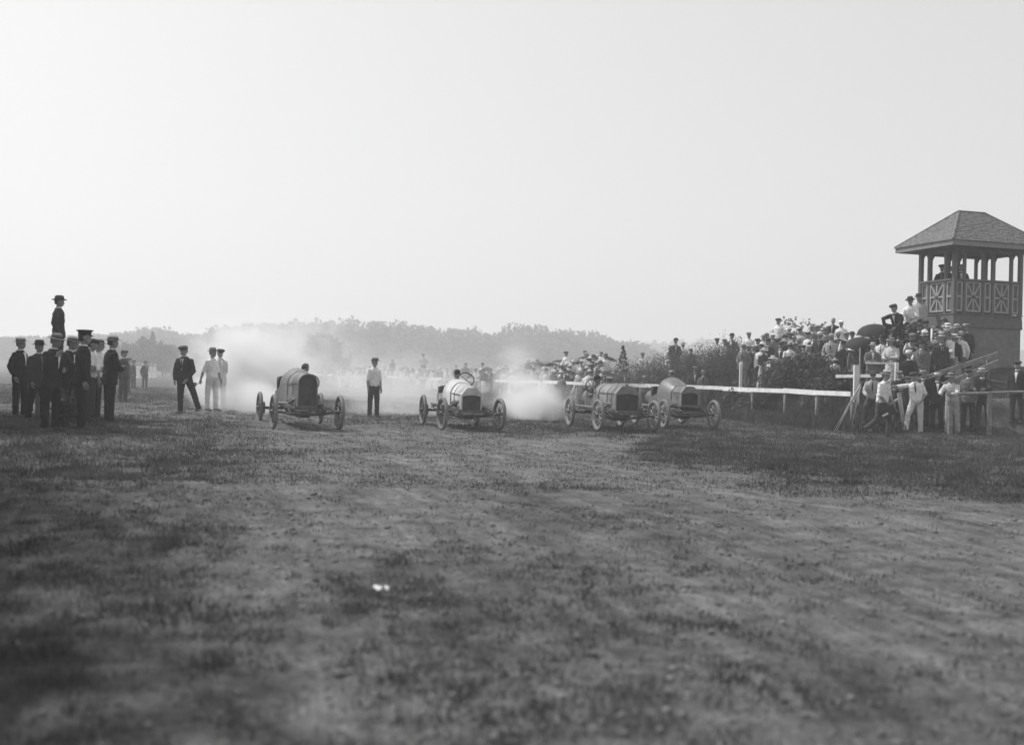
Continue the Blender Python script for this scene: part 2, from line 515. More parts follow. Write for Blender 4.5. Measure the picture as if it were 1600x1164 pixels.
def limbs(h, r0, crown_z, crown_r, nl, seed):
    m = MB(); r_ = random.Random(seed)
    m.tube([(0, 0, -0.05), (0.03 * h * r_.uniform(-1, 1), 0, h * 0.3), (0.02 * h, 0.02 * h, h * 0.6), (0.02 * h, 0.01 * h, h * 0.85)],
           [r0, r0 * 0.8, r0 * 0.55, r0 * 0.2], 7)
    for k in range(nl):
        a = 2 * math.pi * k / nl + r_.uniform(-0.4, 0.4); z0 = h * r_.uniform(0.25, 0.6)
        e = Vector((math.cos(a) * crown_r * 0.7, math.sin(a) * crown_r * 0.7, z0 + h * r_.uniform(0.15, 0.3)))
        m.tube([(0.01 * h, 0, z0), (e.x * 0.5, e.y * 0.5, z0 + (e.z - z0) * 0.35), e], [r0 * 0.4, r0 * 0.28, r0 * 0.08], 5)
    return m

def shrub(px, d, w, h, label, tone='dark', seed=0, n_=2600, leaf=0.075, dx=0, name='shrub', group=None, flat=0.5, sink=0.0, asp=0.55):
    p = G(px, d)
    root = empty(name, (p.x, p.y, p.z - 0.03 - sink))
    per = 16
    pts = clump_points(n_ // per, per, (w / 2, w / 2 * 0.9, h * 0.55), seed, 0.35, 0.22, flat)
    pts[:, 2] += h * 0.45
    low_ = np.random.default_rng(seed + 5); k_ = n_ // 3
    ext = np.stack([low_.normal(0, w * 0.27, k_), low_.normal(0, w * 0.25, k_), low_.random(k_) * h * 0.55], 1)
    pts = np.concatenate([pts, ext])
    pts = pts[pts[:, 2] > -0.05]
    V, F = leaves(pts, np.full(len(pts), leaf), seed + 1, asp)
    link('foliage', np_mesh('foliage', V, F, leafm[tone]), root)
    m = MB(); r_ = random.Random(seed)
    for k in range(6):
        a = r_.uniform(0, 6.28); q = r_.uniform(0.3, 0.8)
        m.tube([(0.04 * math.cos(a), 0.04 * math.sin(a), 0), (w * 0.18 * q * math.cos(a), w * 0.18 * q * math.sin(a), h * 0.45), (w * 0.36 * q * math.cos(a), w * 0.36 * q * math.sin(a), h * 0.9)], [0.02, 0.014, 0.004], 5)
    m.build('stem', bark, root, True)
    tag(root, label, 'shrub', group)
    return root

def tree(px, d, h, w, label, tone='mid', seed=0, n_=2600, leaf=0.5, shape='round', name='tree', base=0.18, group=None, loc=None):
    p = G(px, d) if loc is None else Vector(loc)
    root = empty(name, (p.x, p.y, p.z - 0.05))
    per = 22
    if shape == 'cone':
        r_ = np.random.default_rng(seed)
        k = n_
        zz = r_.random(k) ** 1.4
        ang = r_.uniform(0, 6.283, k)
        tier = 1 - 0.35 * np.abs((zz * 9) % 1 - 0.5)
        rr = (1 - zz) * tier * (0.35 + 0.65 * r_.random(k) ** 0.5) * w / 2
        pts = np.stack([rr * np.cos(ang), rr * np.sin(ang), h * base + zz * h * (1 - base) - rr * 0.25], 1)
    else:
        pts = clump_points(n_ // per, per, (w / 2, w / 2, h * (1 - base) / 2), seed, 0.45, 0.24)
        pts[:, 2] += h * (base + (1 - base) / 2)
    V, F = leaves(pts, np.full(len(pts), leaf), seed + 1, 0.6)
    link('crown', np_mesh('crown', V, F, leafm[tone]), root)
    limbs(h, h * 0.022, 0, w / 2, 0 if shape == 'cone' else 6, seed).build('trunk', bark, root, True)
    tag(root, label, 'tree', group)
    return root

# the hedge of shrubs on the bank
hedge = [(954, 49.2, 2.8, 1.85, 'dark'), (992, 48.2, 3.0, 2.05, 'mid'), (1022, 47.2, 2.8, 1.95, 'mid'), (1052, 46.6, 2.7, 1.75, 'dark'),
         (1084, 45.6, 2.6, 1.75, 'mid'), (1112, 44.6, 2.5, 1.95, 'dark'), (1138, 43.8, 2.3, 2.1, 'mid')]
hl = ['dark feathery shrub at the far end of the bank hedge, by the seated crowd', 'shrub in the bank hedge beside the little spruce',
      'shrub in the bank hedge behind the nearest racing car', 'dark shrub below the suited man standing alone on the hedge',
      'shrub in the bank hedge behind the two boater-hatted men at the rail', 'tall dark shrub right of the two boater-hatted men',
      'tallest shrub of the hedge, below three spectators on the skyline']
for k, (px, d, w, h, tone) in enumerate(hedge):
    shrub(px, d, w, h, hl[k], tone, 100 + k, 5200, 0.085, group='shrubs of the bank hedge', asp=0.3)
low = [(1150, 40.6, 1.3, 1.15), (1172, 39.9, 1.2, 0.95), (1196, 39.3, 1.3, 1.05), (1214, 39.9, 1.4, 1.3), (1238, 38.6, 1.4, 1.55), (1258, 38.4, 1.4, 1.6), (1282, 37.6, 1.4, 1.5), (1300, 36.4, 1.2, 1.0), (1320, 35.2, 1.1, 0.8)]
ll = ['low leafy bush beside the white post behind the rail', 'low bush at the feet of the men by the white post', 'low bush under the grey umbrella',
      'bush beside the upright plank behind the rail', 'leafy bush in front of the man with his back turned', 'leafy bush below the boy in the cap',
      'thick bush below the man in the light suit', 'low bush beside the child in white', 'low bush at the end of the white rail']
for k, (px, d, w, h) in enumerate(low):
    shrub(px, d, w, h, ll[k], ['dark', 'mid'][k % 2], 140 + k, 2600, 0.10, group='bushes behind the white rail', asp=0.7)
shrub(1255, 47.5, 3.3, 1.9, 'pale big-leaved bush against the sky behind the spectators', 'bright', 170, 1500, 0.17, asp=0.75, flat=0.2, sink=-0.25)
tree(972, 49.6, 2.25, 1.5, 'little spruce sapling sticking up from the hedge', 'dark', 180, 330, 0.17, 'cone', 'spruce_sapling', 0.1)
shrub(100, 20.6, 0.6, 0.85, 'glossy dark weed clump beside the uniformed man in the cap', 'dark', 190, 700, 0.075, asp=0.6)

# single trees in the haze
ft = [(200, 172, 5.2, 4.6, 'mid', 'round'), (224, 176, 6.2, 4.8, 'mid', 'round'), (237, 180, 7.2, 3.8, 'dark', 'cone'), (254, 174, 5.4, 4.4, 'mid', 'round'), (268, 178, 4.6, 4.8, 'mid', 'round')]
fl = ['leftmost low round tree of the hazy clump beyond the field', 'round tree left of the pointed one in the hazy clump', 'pointed tree standing tallest in the hazy clump beyond the field',
      'round tree right of the pointed one in the hazy clump', 'rightmost low tree of the hazy clump beyond the field']
for k, (px, d, h, w, tone, shp) in enumerate(ft):
    tree(px, d, h, w, fl[k], tone, 200 + k, 2200, 0.55, shp, 'field_tree', group='hazy clump of trees beyond the field')
tree(501, 165, 7.0, 5.8, 'lone round tree fading in dust behind the leftmost racing car', 'mid', 220, 2600, 0.6)
tree(533, 175, 3.4, 3.2, 'small bush-like tree in the dust right of the lone round tree', 'mid', 221, 1200, 0.5)
# unseen trees added off to the left so their shade darkens the near corner
tree(0, 0, 14.5, 10, 'broad unseen tree added left of the track for its shade', 'dark', 230, 24000, 0.5, 'round', 'added_shade_tree', 0.3, loc=(-16.3, 12.6, 0))
tree(0, 0, 15, 12, 'second added tree, out of view behind the left crowd, shading it', 'dark', 231, 22000, 0.5, 'round', 'added_shade_tree', 0.3, loc=(-21.6, 24.6, 0))
tree(0, 0, 9.0, 8.0, 'nearest and lowest added tree, unseen left of the camera, casting shade', 'dark', 232, 20000, 0.42, 'round', 'added_shade_tree', 0.28, loc=(-10.2, 6.2, 0))

# wooded hills: one far mass
def wood(name, label, prof, dists, step, leaf, seed, per_crown, wmin, wmax):
    r_ = np.random.default_rng(seed)
    pxs, tops = zip(*prof)
    allp = []
    for li, d in enumerate(dists):
        for px in np.arange(pxs[0], pxs[-1], step):
            pq = px + r_.uniform(-0.5, 0.5) * step
            dd = d + r_.uniform(-12, 12)
            top = np.interp(pq, pxs, tops)
            q = G(pq, dd); zt = P(pq, top, dists[0]).z
            zt = CAM.z + (zt - CAM.z) * dd / dists[0]
            ht = max(zt - q.z, 5.0) * (1.0 - 0.10 * (len(dists) - 1 - li)) * r_.uniform(0.96, 1.08)
            w = r_.uniform(wmin, wmax)
            nl_ = r_.integers(4, 8)
            for _ in range(nl_):
                c = np.array([r_.normal(0, w * 0.24), r_.normal(0, w * 0.2), ht * r_.uniform(0.35, 0.86)])
                rr = w * r_.uniform(0.20, 0.36)
                k = per_crown // nl_
                u = r_.normal(0, 1, (k, 3)); u /= np.linalg.norm(u, axis=1)[:, None]
                pt = c + u * rr * r_.uniform(0.6, 1.1, (k, 1)) * [1, 1, 0.8]
                pt[:, 2] = np.minimum(pt[:, 2], ht)
                allp.append(pt + np.array([q.x, q.y, q.z]))
            k = per_crown
            pt = np.stack([r_.normal(0, w * 0.4, k), r_.normal(0, w * 0.3, k), ht * r_.uniform(0.0, 0.6, k)], 1)
            allp.append(pt + np.array([q.x, q.y, q.z]))
    pts = np.concatenate(allp)
    V, F = leaves(pts, np.full(len(pts), leaf), seed + 1, 0.7)
    tag(link(name, np_mesh(name, V, F, leafm['mid'])), label, 'wood', kind='stuff')

wood('wooded_ridge', 'wooded ridge fading in haze behind the track', [(-60, 530), (80, 528), (150, 526), (200, 519), (245, 511), (300, 523), (350, 511), (400, 503), (450, 507), (500, 495), (525, 494), (560, 503), (600, 500), (650, 508), (700, 514), (740, 508), (770, 517), (800, 512), (820, 503), (850, 508), (900, 516), (950, 526), (1000, 535), (1040, 560)],
     [318, 338], 10, 1.5, 300, 170, 7, 11)
wood('far_wood', 'far pale wooded hill right of the ridge', [(860, 540), (960, 531), (1050, 529), (1100, 527), (1200, 534), (1300, 538), (1450, 540), (1700, 540)],
     [560, 590], 12, 2.2, 310, 150, 7, 10)

# ------------------------------------------------------------------ haze and dust
def vol_box(name, lo, hi):
    m = MB(); c = [(a + b_) / 2 for a, b_ in zip(lo, hi)]; s_ = [b_ - a for a, b_ in zip(lo, hi)]
    return m.box(c, s_)
hz = bpy.data.materials.new('haze_air'); hz.use_nodes = True
n, l = hz.node_tree.nodes, hz.node_tree.links
n.remove(n['Principled BSDF'])
pv = n.new('ShaderNodeVolumePrincipled')
pv.inputs['Color'].default_value = (0.985, 0.985, 0.985, 1)
pv.inputs['Density'].default_value = 0.0024
pv.inputs['Anisotropy'].default_value = 0.3
l.new(pv.outputs[0], n['Material Output'].inputs['Volume'])
tag(vol_box('haze', (-1150, -70, -1.2), (1150, 1350, 34)).build('haze', hz), kind='stuff')

def dust(px, py, d, rx, ry, rz_, dens, seed, label, rot=0.0):
    m = bpy.data.materials.new('dust_air'); m.use_nodes = True
    n, l = m.node_tree.nodes, m.node_tree.links
    n.remove(n['Principled BSDF'])
    pv = n.new('ShaderNodeVolumePrincipled')
    pv.inputs['Color'].default_value = (0.97, 0.97, 0.97, 1)
    pv.inputs['Anisotropy'].default_value = 0.2
    tc = n.new('ShaderNodeTexCoord')
    ln = n.new('ShaderNodeVectorMath'); ln.operation = 'LENGTH'
    l.new(tc.outputs['Object'], ln.inputs[0])
    fo = n.new('ShaderNodeMapRange'); fo.interpolation_type = 'SMOOTHSTEP'
    fo.inputs[1].default_value, fo.inputs[2].default_value, fo.inputs[3].default_value, fo.inputs[4].default_value = 0.98, 0.15, 0.0, 1.0
    l.new(ln.outputs['Value'], fo.inputs[0])
    mp = n.new('ShaderNodeMapping'); mp.inputs['Scale'].default_value = (rx * 1.05, ry * 0.7, rz_ * 1.25); mp.inputs['Location'].default_value = (seed, seed * 2, 0)
    l.new(tc.outputs['Object'], mp.inputs['Vector'])
    no = n.new('ShaderNodeTexNoise'); no.inputs['Scale'].default_value = 1.0; no.inputs['Detail'].default_value = 5.0
    no.inputs['Distortion'].default_value = 0.8
    l.new(mp.outputs[0], no.inputs['Vector'])
    mr = n.new('ShaderNodeMapRange'); mr.inputs[1].default_value, mr.inputs[2].default_value, mr.inputs[3].default_value, mr.inputs[4].default_value = 0.30, 0.70, -0.85, 0.85
    l.new(no.outputs['Fac'], mr.inputs[0])
    mr.clamp = False
    sm_ = n.new('ShaderNodeMath'); sm_.operation = 'ADD'; sm_.use_clamp = True
    l.new(fo.outputs[0], sm_.inputs[0]); l.new(mr.outputs[0], sm_.inputs[1])
    a = n.new('ShaderNodeMath'); a.operation = 'MULTIPLY'
    l.new(fo.outputs[0], a.inputs[0]); l.new(sm_.outputs[0], a.inputs[1])
    b_ = n.new('ShaderNodeMath'); b_.operation = 'MULTIPLY'; b_.inputs[1].default_value = dens
    l.new(a.outputs[0], b_.inputs[0]); l.new(b_.outputs[0], pv.inputs['Density'])
    l.new(pv.outputs[0], n['Material Output'].inputs['Volume'])
    mb = MB(); mb.ell((0, 0, 0), (1, 1, 1), seg=20, rows=12)
    o = mb.build('dust_cloud', m)
    o.location = P(px, py, d); o.scale = (rx, ry, rz_); o.rotation_euler = (0, 0, rot)
    tag(o, label, 'dust', kind='stuff')

dust(392, 582, 36, 2.9, 4.5, 2.4, 2.0, 3.1, 'thick dust cloud boiling up behind the leftmost racing car', 0.35)
dust(450, 535, 46, 5.0, 6, 2.9, 0.16, 7.7, 'thin dust veil rising before the wooded ridge')
dust(832, 622, 34.5, 1.45, 3.6, 1.2, 1.6, 11.3, 'dust plume behind the racing car with two strapped hood belts', 0.3)
dust(802, 588, 39, 1.2, 3.5, 1.9, 0.4, 13.9, 'wisp of dust rising between the middle racing cars', 0.2)
dust(590, 598, 50, 10, 9, 2.6, 0.095, 17.3, 'low dust drifting across the bend before the far rail')
dust(620, 636, 36, 3.4, 3.6, 1.0, 0.28, 19.3, 'low dust trailing behind the white-hooded racing car', 0.3)
dust(390, 628, 31.5, 1.8, 3.0, 0.9, 1.8, 23.1, 'low white burst of dust at the rear wheels of the leftmost car', 0.3)
dust(600, 602, 62, 9, 7, 1.5, 0.16, 29.1, 'dust bank hiding the far stretch of the white rail')

# ------------------------------------------------------------------ people
skin = mat('skin', 0.23, 0.55, 0.15, 12)
hairm = mat('dark_hair', 0.03, 0.6, 0.3, 40)
CLOTH = {}
def cloth(key):
    if key in CLOTH: return CLOTH[key]
    g = dict(black=0.016, navy=0.026, dark=0.04, brown=0.07, grey=0.13, tweed=0.18, light=0.36, cream=0.52, white=0.72)[key]
    CLOTH[key] = mat('cloth_' + key, g, 0.92, 0.14, 9, bump=0.35, bscale=26, spec=0.12)
    return CLOTH[key]
strawm = mat('straw', 0.42, 0.7, 0.12, 40, bump=0.3, bscale=160)
leatherm = mat('shoe_leather', 0.03, 0.4, 0.3, 14)

UA, FA, THIGH, SHIN = 0.295, 0.255, 0.43, 0.42
def V3(t, s=1):                                            # (out, forward, down) -> body frame, person faces -Y
    return Vector((s * t[0], -t[1], -t[2])).normalized()

POSES = {
 'stand':   dict(LA=((.16, .02, 1), (.02, .22, 1)), RA=((.16, .0, 1), (.02, .16, 1)), LL=((.07, .02, 1), (.02, 0, 1)), RL=((.07, -.02, 1), (.02, 0, 1))),
 'stride':  dict(LA=((.15, -.1, 1), (.02, .1, 1)), RA=((.16, .1, 1), (.0, .3, 1)), LL=((.07, .16, 1), (.02, -.05, 1)), RL=((.07, -.12, 1), (.02, -.16, 1)), lean=2),
 'pockets': dict(LA=((.38, -.18, 1), (-.22, .42, 1)), RA=((.38, -.18, 1), (-.22, .42, 1)), LL=((.09, .06, 1), (.03, -.02, 1)), RL=((.07, -.03, 1), (.02, 0, 1)), lean=-2),
 'hips':    dict(LA=((.78, -.15, .85), (-.78, .34, .5)), RA=((.78, -.15, .85), (-.78, .34, .5)), LL=((.10, .04, 1), (.05, 0, 1)), RL=((.10, -.02, 1), (.05, 0, 1))),
 'crossed': dict(LA=((.22, .30, 1), (-.82, .62, -.06)), RA=((.22, .28, 1), (-.82, .66, .12)), LL=((.07, .02, 1), (.02, 0, 1)), RL=((.07, -.02, 1), (.02, 0, 1)), lean=2),
 'behind':  dict(LA=((.22, -.30, 1), (-.40, -.30, 1)), RA=((.22, -.30, 1), (-.40, -.30, 1)), LL=((.07, .02, 1), (.02, 0, 1)), RL=((.07, -.03, 1), (.02, 0, 1)), lean=-2),
 'wide':    dict(LA=((.30, .06, 1), (-.35, .42, .8)), RA=((.22, .05, 1), (-.10, .30, 1)), LL=((.48, .06, 1), (.36, -.02, 1)), RL=((.02, .02, 1), (.02, -.05, 1)), lean=4, head=(-12, 2)),
 'lean_rail': dict(LA=((.25, .75, .8), (-.35, .8, .1)), RA=((.25, .75, .8), (-.35, .8, .1)), LL=((.08, -.10, 1), (.03, -.16, 1)), RL=((.08, .02, 1), (.03, -.05, 1)), lean=16),
 'chin':    dict(LA=((.2, .25, 1), (-.75, .65, .05)), RA=((.20, .42, 1), (-.28, .42, -.85)), LL=((.07, .02, 1), (.02, 0, 1)), RL=((.07, -.02, 1), (.02, 0, 1)), lean=5, head=(0, 8)),
 'sit':     dict(LA=((.2, .3, 1), (-.2, .9, .45)), RA=((.2, .3, 1), (-.2, .9, .45)), LL=((.2, 1, .10), (.02, .12, 1)), RL=((.2, 1, .10), (.02, .12, 1)), lean=10),
 'elbow':   dict(LA=((.25, .3, 1), (-.2, .8, .5)), RA=((.40, .85, .35), (-.30, .05, 1)), LL=((.15, 1, .15), (.02, .15, 1)), RL=((.20, .9, -.28), (.02, .15, 1)), lean=24, head=(-10, 2)),
 'stick':   dict(LA=((.2, .45, 1), (-.35, .9, .35)), RA=((.2, .45, 1), (-.35, .9, .35)), LL=((.16, .75, .6), (.03, -.02, 1)), RL=((.16, .85, .5), (.03, .1, 1)), lean=12, head=(5, 14)),
 'run':     dict(LA=((.25, .05, 1), (-.25, .62, .8)), RA=((.24, .12, 1), (-.55, .55, .75)), LL=((.10, .36, .95), (.0, -.10, 1)), RL=((.06, -.10, 1), (.03, -.80, .62)), lean=7, head=(-8, 6)),
 'lean_post': dict(LA=((.42, -.12, .95), (-.38, .55, .75)), RA=((.9, .30, .12), (.85, .5, -.02)), LL=((.05, .0, 1), (.03, -.04, 1)), RL=((.34, .25, 1), (.12, .10, 1)), lean=4, side=-7, head=(-25, 4)),
 'drive':   dict(LA=((.25, .75, .75), (-.15, 1, -.10)), RA=((.25, .75, .75), (-.15, 1, -.10)), LL=((.12, 1, -.06), (.02, .8, .7)), RL=((.12, 1, -.06), (.02, .8, .7)), lean=6, head=(0, 2)),
 'hold_up': dict(LA=((.2, .5, .9), (-.15, .6, -.8)), RA=((.16, .0, 1), (.02, .16, 1)), LL=((.07, .02, 1), (.02, 0, 1)), RL=((.07, -.02, 1), (.02, 0, 1))),
 'stoop':   dict(LA=((.12, .35, 1), (-.1, .6, 1)), RA=((.12, .35, 1), (-.1, .6, 1)), LL=((.07, .10, 1), (.02, -.12, 1)), RL=((.07, .04, 1), (.02, -.10, 1)), lean=28, head=(0, 10)),
 'flag':    dict(LA=((.16, .12, 1), (-.1, .55, .9)), RA=((.22, -.28, 1), (-.02, -.42, 1)), LL=((.09, .05, 1), (.03, 0, 1)), RL=((.09, -.06, 1), (.03, 0, 1)), lean=-2, head=(10, 3)),
}

def skeleton(pose):
    q = POSES[pose]
    T = Matrix.Rotation(R(q.get('side', 0)), 3, 'Y') @ Matrix.Rotation(R(q.get('lean', 0)), 3, 'X')
    J = {'T': T}
    low = 1e9
    for s, L, A in ((1, 'LL', 'LA'), (-1, 'RL', 'RA')):
        h = Vector((s * 0.088, 0, -0.02))
        k = h + V3(q[L][0], s) * THIGH
        a = k + V3(q[L][1], s) * SHIN
        sh = T @ Vector((s * 0.172, 0.01, 0.452))
        e = sh + V3(q[A][0], s) * UA
        w = e + V3(q[A][1], s) * FA
        J[s] = dict(hip=h, knee=k, ank=a, sh=sh, el=e, wr=w, hd=V3(q[A][1], s), shin=V3(q[L][1], s))
        low = min(low, a.z - 0.075)
    up = Vector((0, 0, -low))
    J['up'] = up
    yaw, pit = q.get('head', (0, 0))
    neck = T @ Vector((0, 0.0, 0.555))
    HM = Matrix.Translation(neck + up) @ (Matrix.Rotation(R(q.get('lean', 0) * 0.35), 4, 'X') @ Matrix.Rotation(R(yaw), 4, 'Z') @ Matrix.Rotation(R(pit), 4, 'X')) @ Matrix.Translation((0, -0.018, 0.03))
    J['HM'] = HM
    J['TM'] = Matrix.Translation(up) @ T.to_4x4()
    return J

def ring(c, rx, ry, M, n=14, pw_=2.3):
    out = []
    for k in range(n):
        a = 2 * math.pi * k / n
        ca, sa = math.cos(a), math.sin(a)
        out.append(M @ Vector((c[0] + rx * math.copysign(abs(ca) ** (2 / pw_), ca), c[1] + ry * math.copysign(abs(sa) ** (2 / pw_), sa), c[2])))
    return out

def hand(m, wr, d, s):
    """palm and five unequal curled fingers, thumb leaving the side of the palm"""
    f = d.normalized()
    inn = Vector((-s, 0, 0)); inn = (inn - f * inn.dot(f))
    inn = inn.normalized() if inn.length > 0.2 else Vector((0, 0, 1))
    fw = inn.cross(f) * s
    if fw.y > 0: fw = -fw
    m.tube([wr - f * 0.02, wr + f * 0.03, wr + f * 0.085], [(0.022, 0.03), (0.02, 0.04), (0.016, 0.042)], 8)
    for i, ln in enumerate((0.068, 0.078, 0.072, 0.056)):
        b0 = wr + f * 0.08 + fw * (0.030 - 0.020 * i)
        p1 = b0 + f * ln * 0.5 + inn * 0.006
        p2 = p1 + (f * 0.8 + inn * 0.6) * ln * 0.35
        p3 = p2 + (f * 0.45 + inn * 0.9) * ln * 0.28
        m.tube([b0, p1, p2, p3], [0.0095, 0.009, 0.008, 0.0065], 5)
    b0 = wr + f * 0.03 + fw * 0.034
    m.tube([b0, b0 + fw * 0.022 + f * 0.028 + inn * 0.012, b0 + fw * 0.026 + f * 0.06 + inn * 0.022], [0.012, 0.011, 0.008], 5)

HEADR = [(-0.002, -0.048, .024, .022), (.018, -.036, .046, .052), (.048, -.020, .058, .076), (.085, -.010, .067, .089), (.125, -.002, .073, .096),
         (.165, .003, .076, .099), (.198, .006, .068, .088), (.222, .008, .045, .060), (.233, .010, .014, .02)]
def raw_body(J):
    m = MB(); up = J['up']; TM = J['TM']; HM = J['HM']
    m.loft([ring((0, 0, z), rx, ry, TM) for z, rx, ry in ((-.10, .10, .08), (0, .15, .10), (.16, .135, .09), (.30, .15, .10), (.42, .155, .095), (.49, .12, .075), (.535, .06, .055), (.57, .052, .055))])
    for s in (1, -1):
        j = J[s]
        m.tube([j['hip'] + up, j['knee'] + up, j['ank'] + up], [.075, .052, .036], 8)
        f = j['ank'] + up
        m.tube([f, f + Vector((0, -.06, -.045)), f + Vector((0, -.16, -.055))], [.036, .035, .025], 7)
        m.tube([j['sh'] + up, j['el'] + up, j['el'] + up + (j['wr'] - j['el']) * 0.35, j['wr'] + up + j['hd'] * 0.02], [.05, .040, .043, .028], 8)
    m.tube([TM @ Vector((0, .0, .50)), HM @ Vector((0, .01, .05))], [.056, .054], 10)
    m.loft([ring((0, c, z), rx, ry, HM, 16, 2.15) for z, c, rx, ry in HEADR])
    m.tube([HM @ Vector((0, -.085, .128)), HM @ Vector((0, -.104, .105)), HM @ Vector((0, -.115, .082)), HM @ Vector((0, -.088, .074))], [.010, .014, .019, .012], 6)
    m.tube([HM @ Vector((-.03, -.088, .045)), HM @ Vector((0, -.098, .045)), HM @ Vector((.03, -.088, .045))], [.008, .011, .008], 6)   # lips
    m.tube([HM @ Vector((-.052, -.078, .137)), HM @ Vector((0, -.098, .137)), HM @ Vector((.052, -.078, .137))], [.009, .012, .009], 6)  # brow
    for s in (1, -1):
        m.ell((s * .077, .012, .105), (.013, .024, .034), HM, 7, 5)
    return m

def raw_top(J, kind):
    m = MB(); up = J['up']; TM = J['TM']
    if kind == 'jacket':
        prof = ((-.17, .205, .152), (-.08, .205, .15), (0, .198, .145), (.14, .176, .128), (.28, .192, .136), (.40, .20, .132), (.455, .188, .115), (.49, .160, .10), (.52, .115, .086), (.55, .078, .072))
        sl = [.070, .070, .060, .050]
    elif kind == 'blouse':
        prof = ((-.04, .165, .125), (.06, .145, .115), (.18, .15, .118), (.30, .175, .14), (.40, .175, .125), (.465, .16, .105), (.51, .115, .085), (.555, .07, .066))
        sl = [.070, .072, .058, .036]
    else:
        prof = ((-.02, .178, .132), (.04, .185, .138), (.14, .178, .130), (.28, .186, .132), (.40, .19, .126), (.455, .178, .108), (.49, .150, .095), (.52, .108, .082), (.55, .072, .068))
        sl = [.066, .064, .056, .046]
    m.loft([ring((0, 0, z), rx, ry, TM) for z, rx, ry in prof])
    for s in (1, -1):
        j = J[s]
        a, e, w = j['sh'] + up, j['el'] + up, j['wr'] + up
        t0 = TM @ Vector((s * 0.10, 0, .43))
        if kind == 'rolled':
            m.tube([t0, a, a + (e - a) * 0.5, e, e + (w - e) * 0.14], [.070, .066, .066, .062, .060], 9)
        else:
            m.tube([t0, a, a + (e - a) * 0.5, e, e + (w - e) * 0.5, w], [.072, sl[0], sl[1] + .004, sl[1], sl[2], sl[3]], 9)
    return m

def raw_bottom(J, kind):
    m = MB(); up = J['up']; TM = J['TM']
    m.loft([ring((0, 0, z), rx, ry, Matrix.Translation(up) @ (J['T'].to_4x4() if z > 0.02 else Matrix.Identity(4))) for z, rx, ry in ((-.12, .11, .09), (-.07, .165, .125), (-.01, .175, .132), (.06, .168, .125), (.10, .160, .118))])
    if kind == 'skirt':
        kl, kr = J[1]['knee'] + up, J[-1]['knee'] + up
        c = (kl + kr) / 2; a = (J[1]['ank'] + J[-1]['ank']) / 2 + up
        I = Matrix.Identity(4)
        m.loft([ring((up.x, up.y, up.z + .05), .15, .12, I), ring((up.x, up.y, up.z - .10), .20, .16, I), ring(tuple(c), .23, .19, I), ring((a.x, a.y, a.z + 0.02), .28, .24, I)])
        return m
    for s in (1, -1):
        j = J[s]
        h, k, a = j['hip'] + up, j['knee'] + up, j['ank'] + up
        if kind == 'knickers':
            m.tube([h, h + (k - h) * .5, k, k + (a - k) * .25], [.108, .10, .09, .055], 9)
        else:
            m.tube([h, h + (k - h) * .5, k, k + (a - k) * .55, a + j['shin'] * 0.02], [.108, .098, .080, .072, .072], 9)
    return m

def remesh(m, name, voxel, wrinkle=0.0, seed=0, smooth=3):
    tmp = m.mesh('tmp', None)
    ob = bpy.data.objects.new('tmp', tmp); COL.objects.link(ob)
    md = ob.modifiers.new('r', 'REMESH'); md.mode = 'VOXEL'; md.voxel_size = voxel; md.use_smooth_shade = True
    if smooth:
        sm = ob.modifiers.new('s', 'SMOOTH'); sm.factor = 0.5; sm.iterations = smooth
    dg = bpy.context.evaluated_depsgraph_get()
    ev = ob.evaluated_get(dg)
    me = bpy.data.meshes.new_from_object(ev, depsgraph=dg)
    bpy.data.objects.remove(ob, do_unlink=True); bpy.data.meshes.remove(tmp)
    me.name = name
    nv = len(me.vertices)
    if wrinkle and nv:
        co = np.empty(nv * 3, np.float32); me.vertices.foreach_get('co', co); co = co.reshape(-1, 3)
        no = np.empty(nv * 3, np.float32); me.vertices.foreach_get('normal', no); no = no.reshape(-1, 3)
        w = np.sin(co[:, 2] * 46 + 3 * np.sin(co[:, 0] * 17 + seed) + 2.2 * np.sin(co[:, 1] * 21)) * np.sin(co[:, 0] * 23 + co[:, 1] * 19 + seed * 2)
        w = w + 0.6 * np.sin(co[:, 2] * 23 + co[:, 0] * 31 + seed)
        co += no * (w * wrinkle)[:, None]
        me.vertices.foreach_set('co', co.ravel()); me.update()
    if not me.materials: me.materials.append(None)
    me.polygons.foreach_set('use_smooth', [True] * len(me.polygons))
    return me

CACHE = {}
def cached(key, fn):
    if key not in CACHE: CACHE[key] = fn()
    return CACHE[key]

def body_mesh(pose, vox):
    def mk():
        J = skeleton(pose)
        me = remesh(raw_body(J), 'body', min(vox, 0.014), 0, 0, 2)
        h = MB()
        for s in (1, -1): hand(h, J[s]['wr'] + J['up'], J[s]['hd'], s)
        bm = bmesh.new(); bm.from_mesh(me)
        hm = h.mesh('h', None); bm.from_mesh(hm); bm.to_mesh(me); bm.free(); bpy.data.meshes.remove(hm)
        me.polygons.foreach_set('use_smooth', [True] * len(me.polygons))
        return me
    return cached(('body', pose, vox), mk)

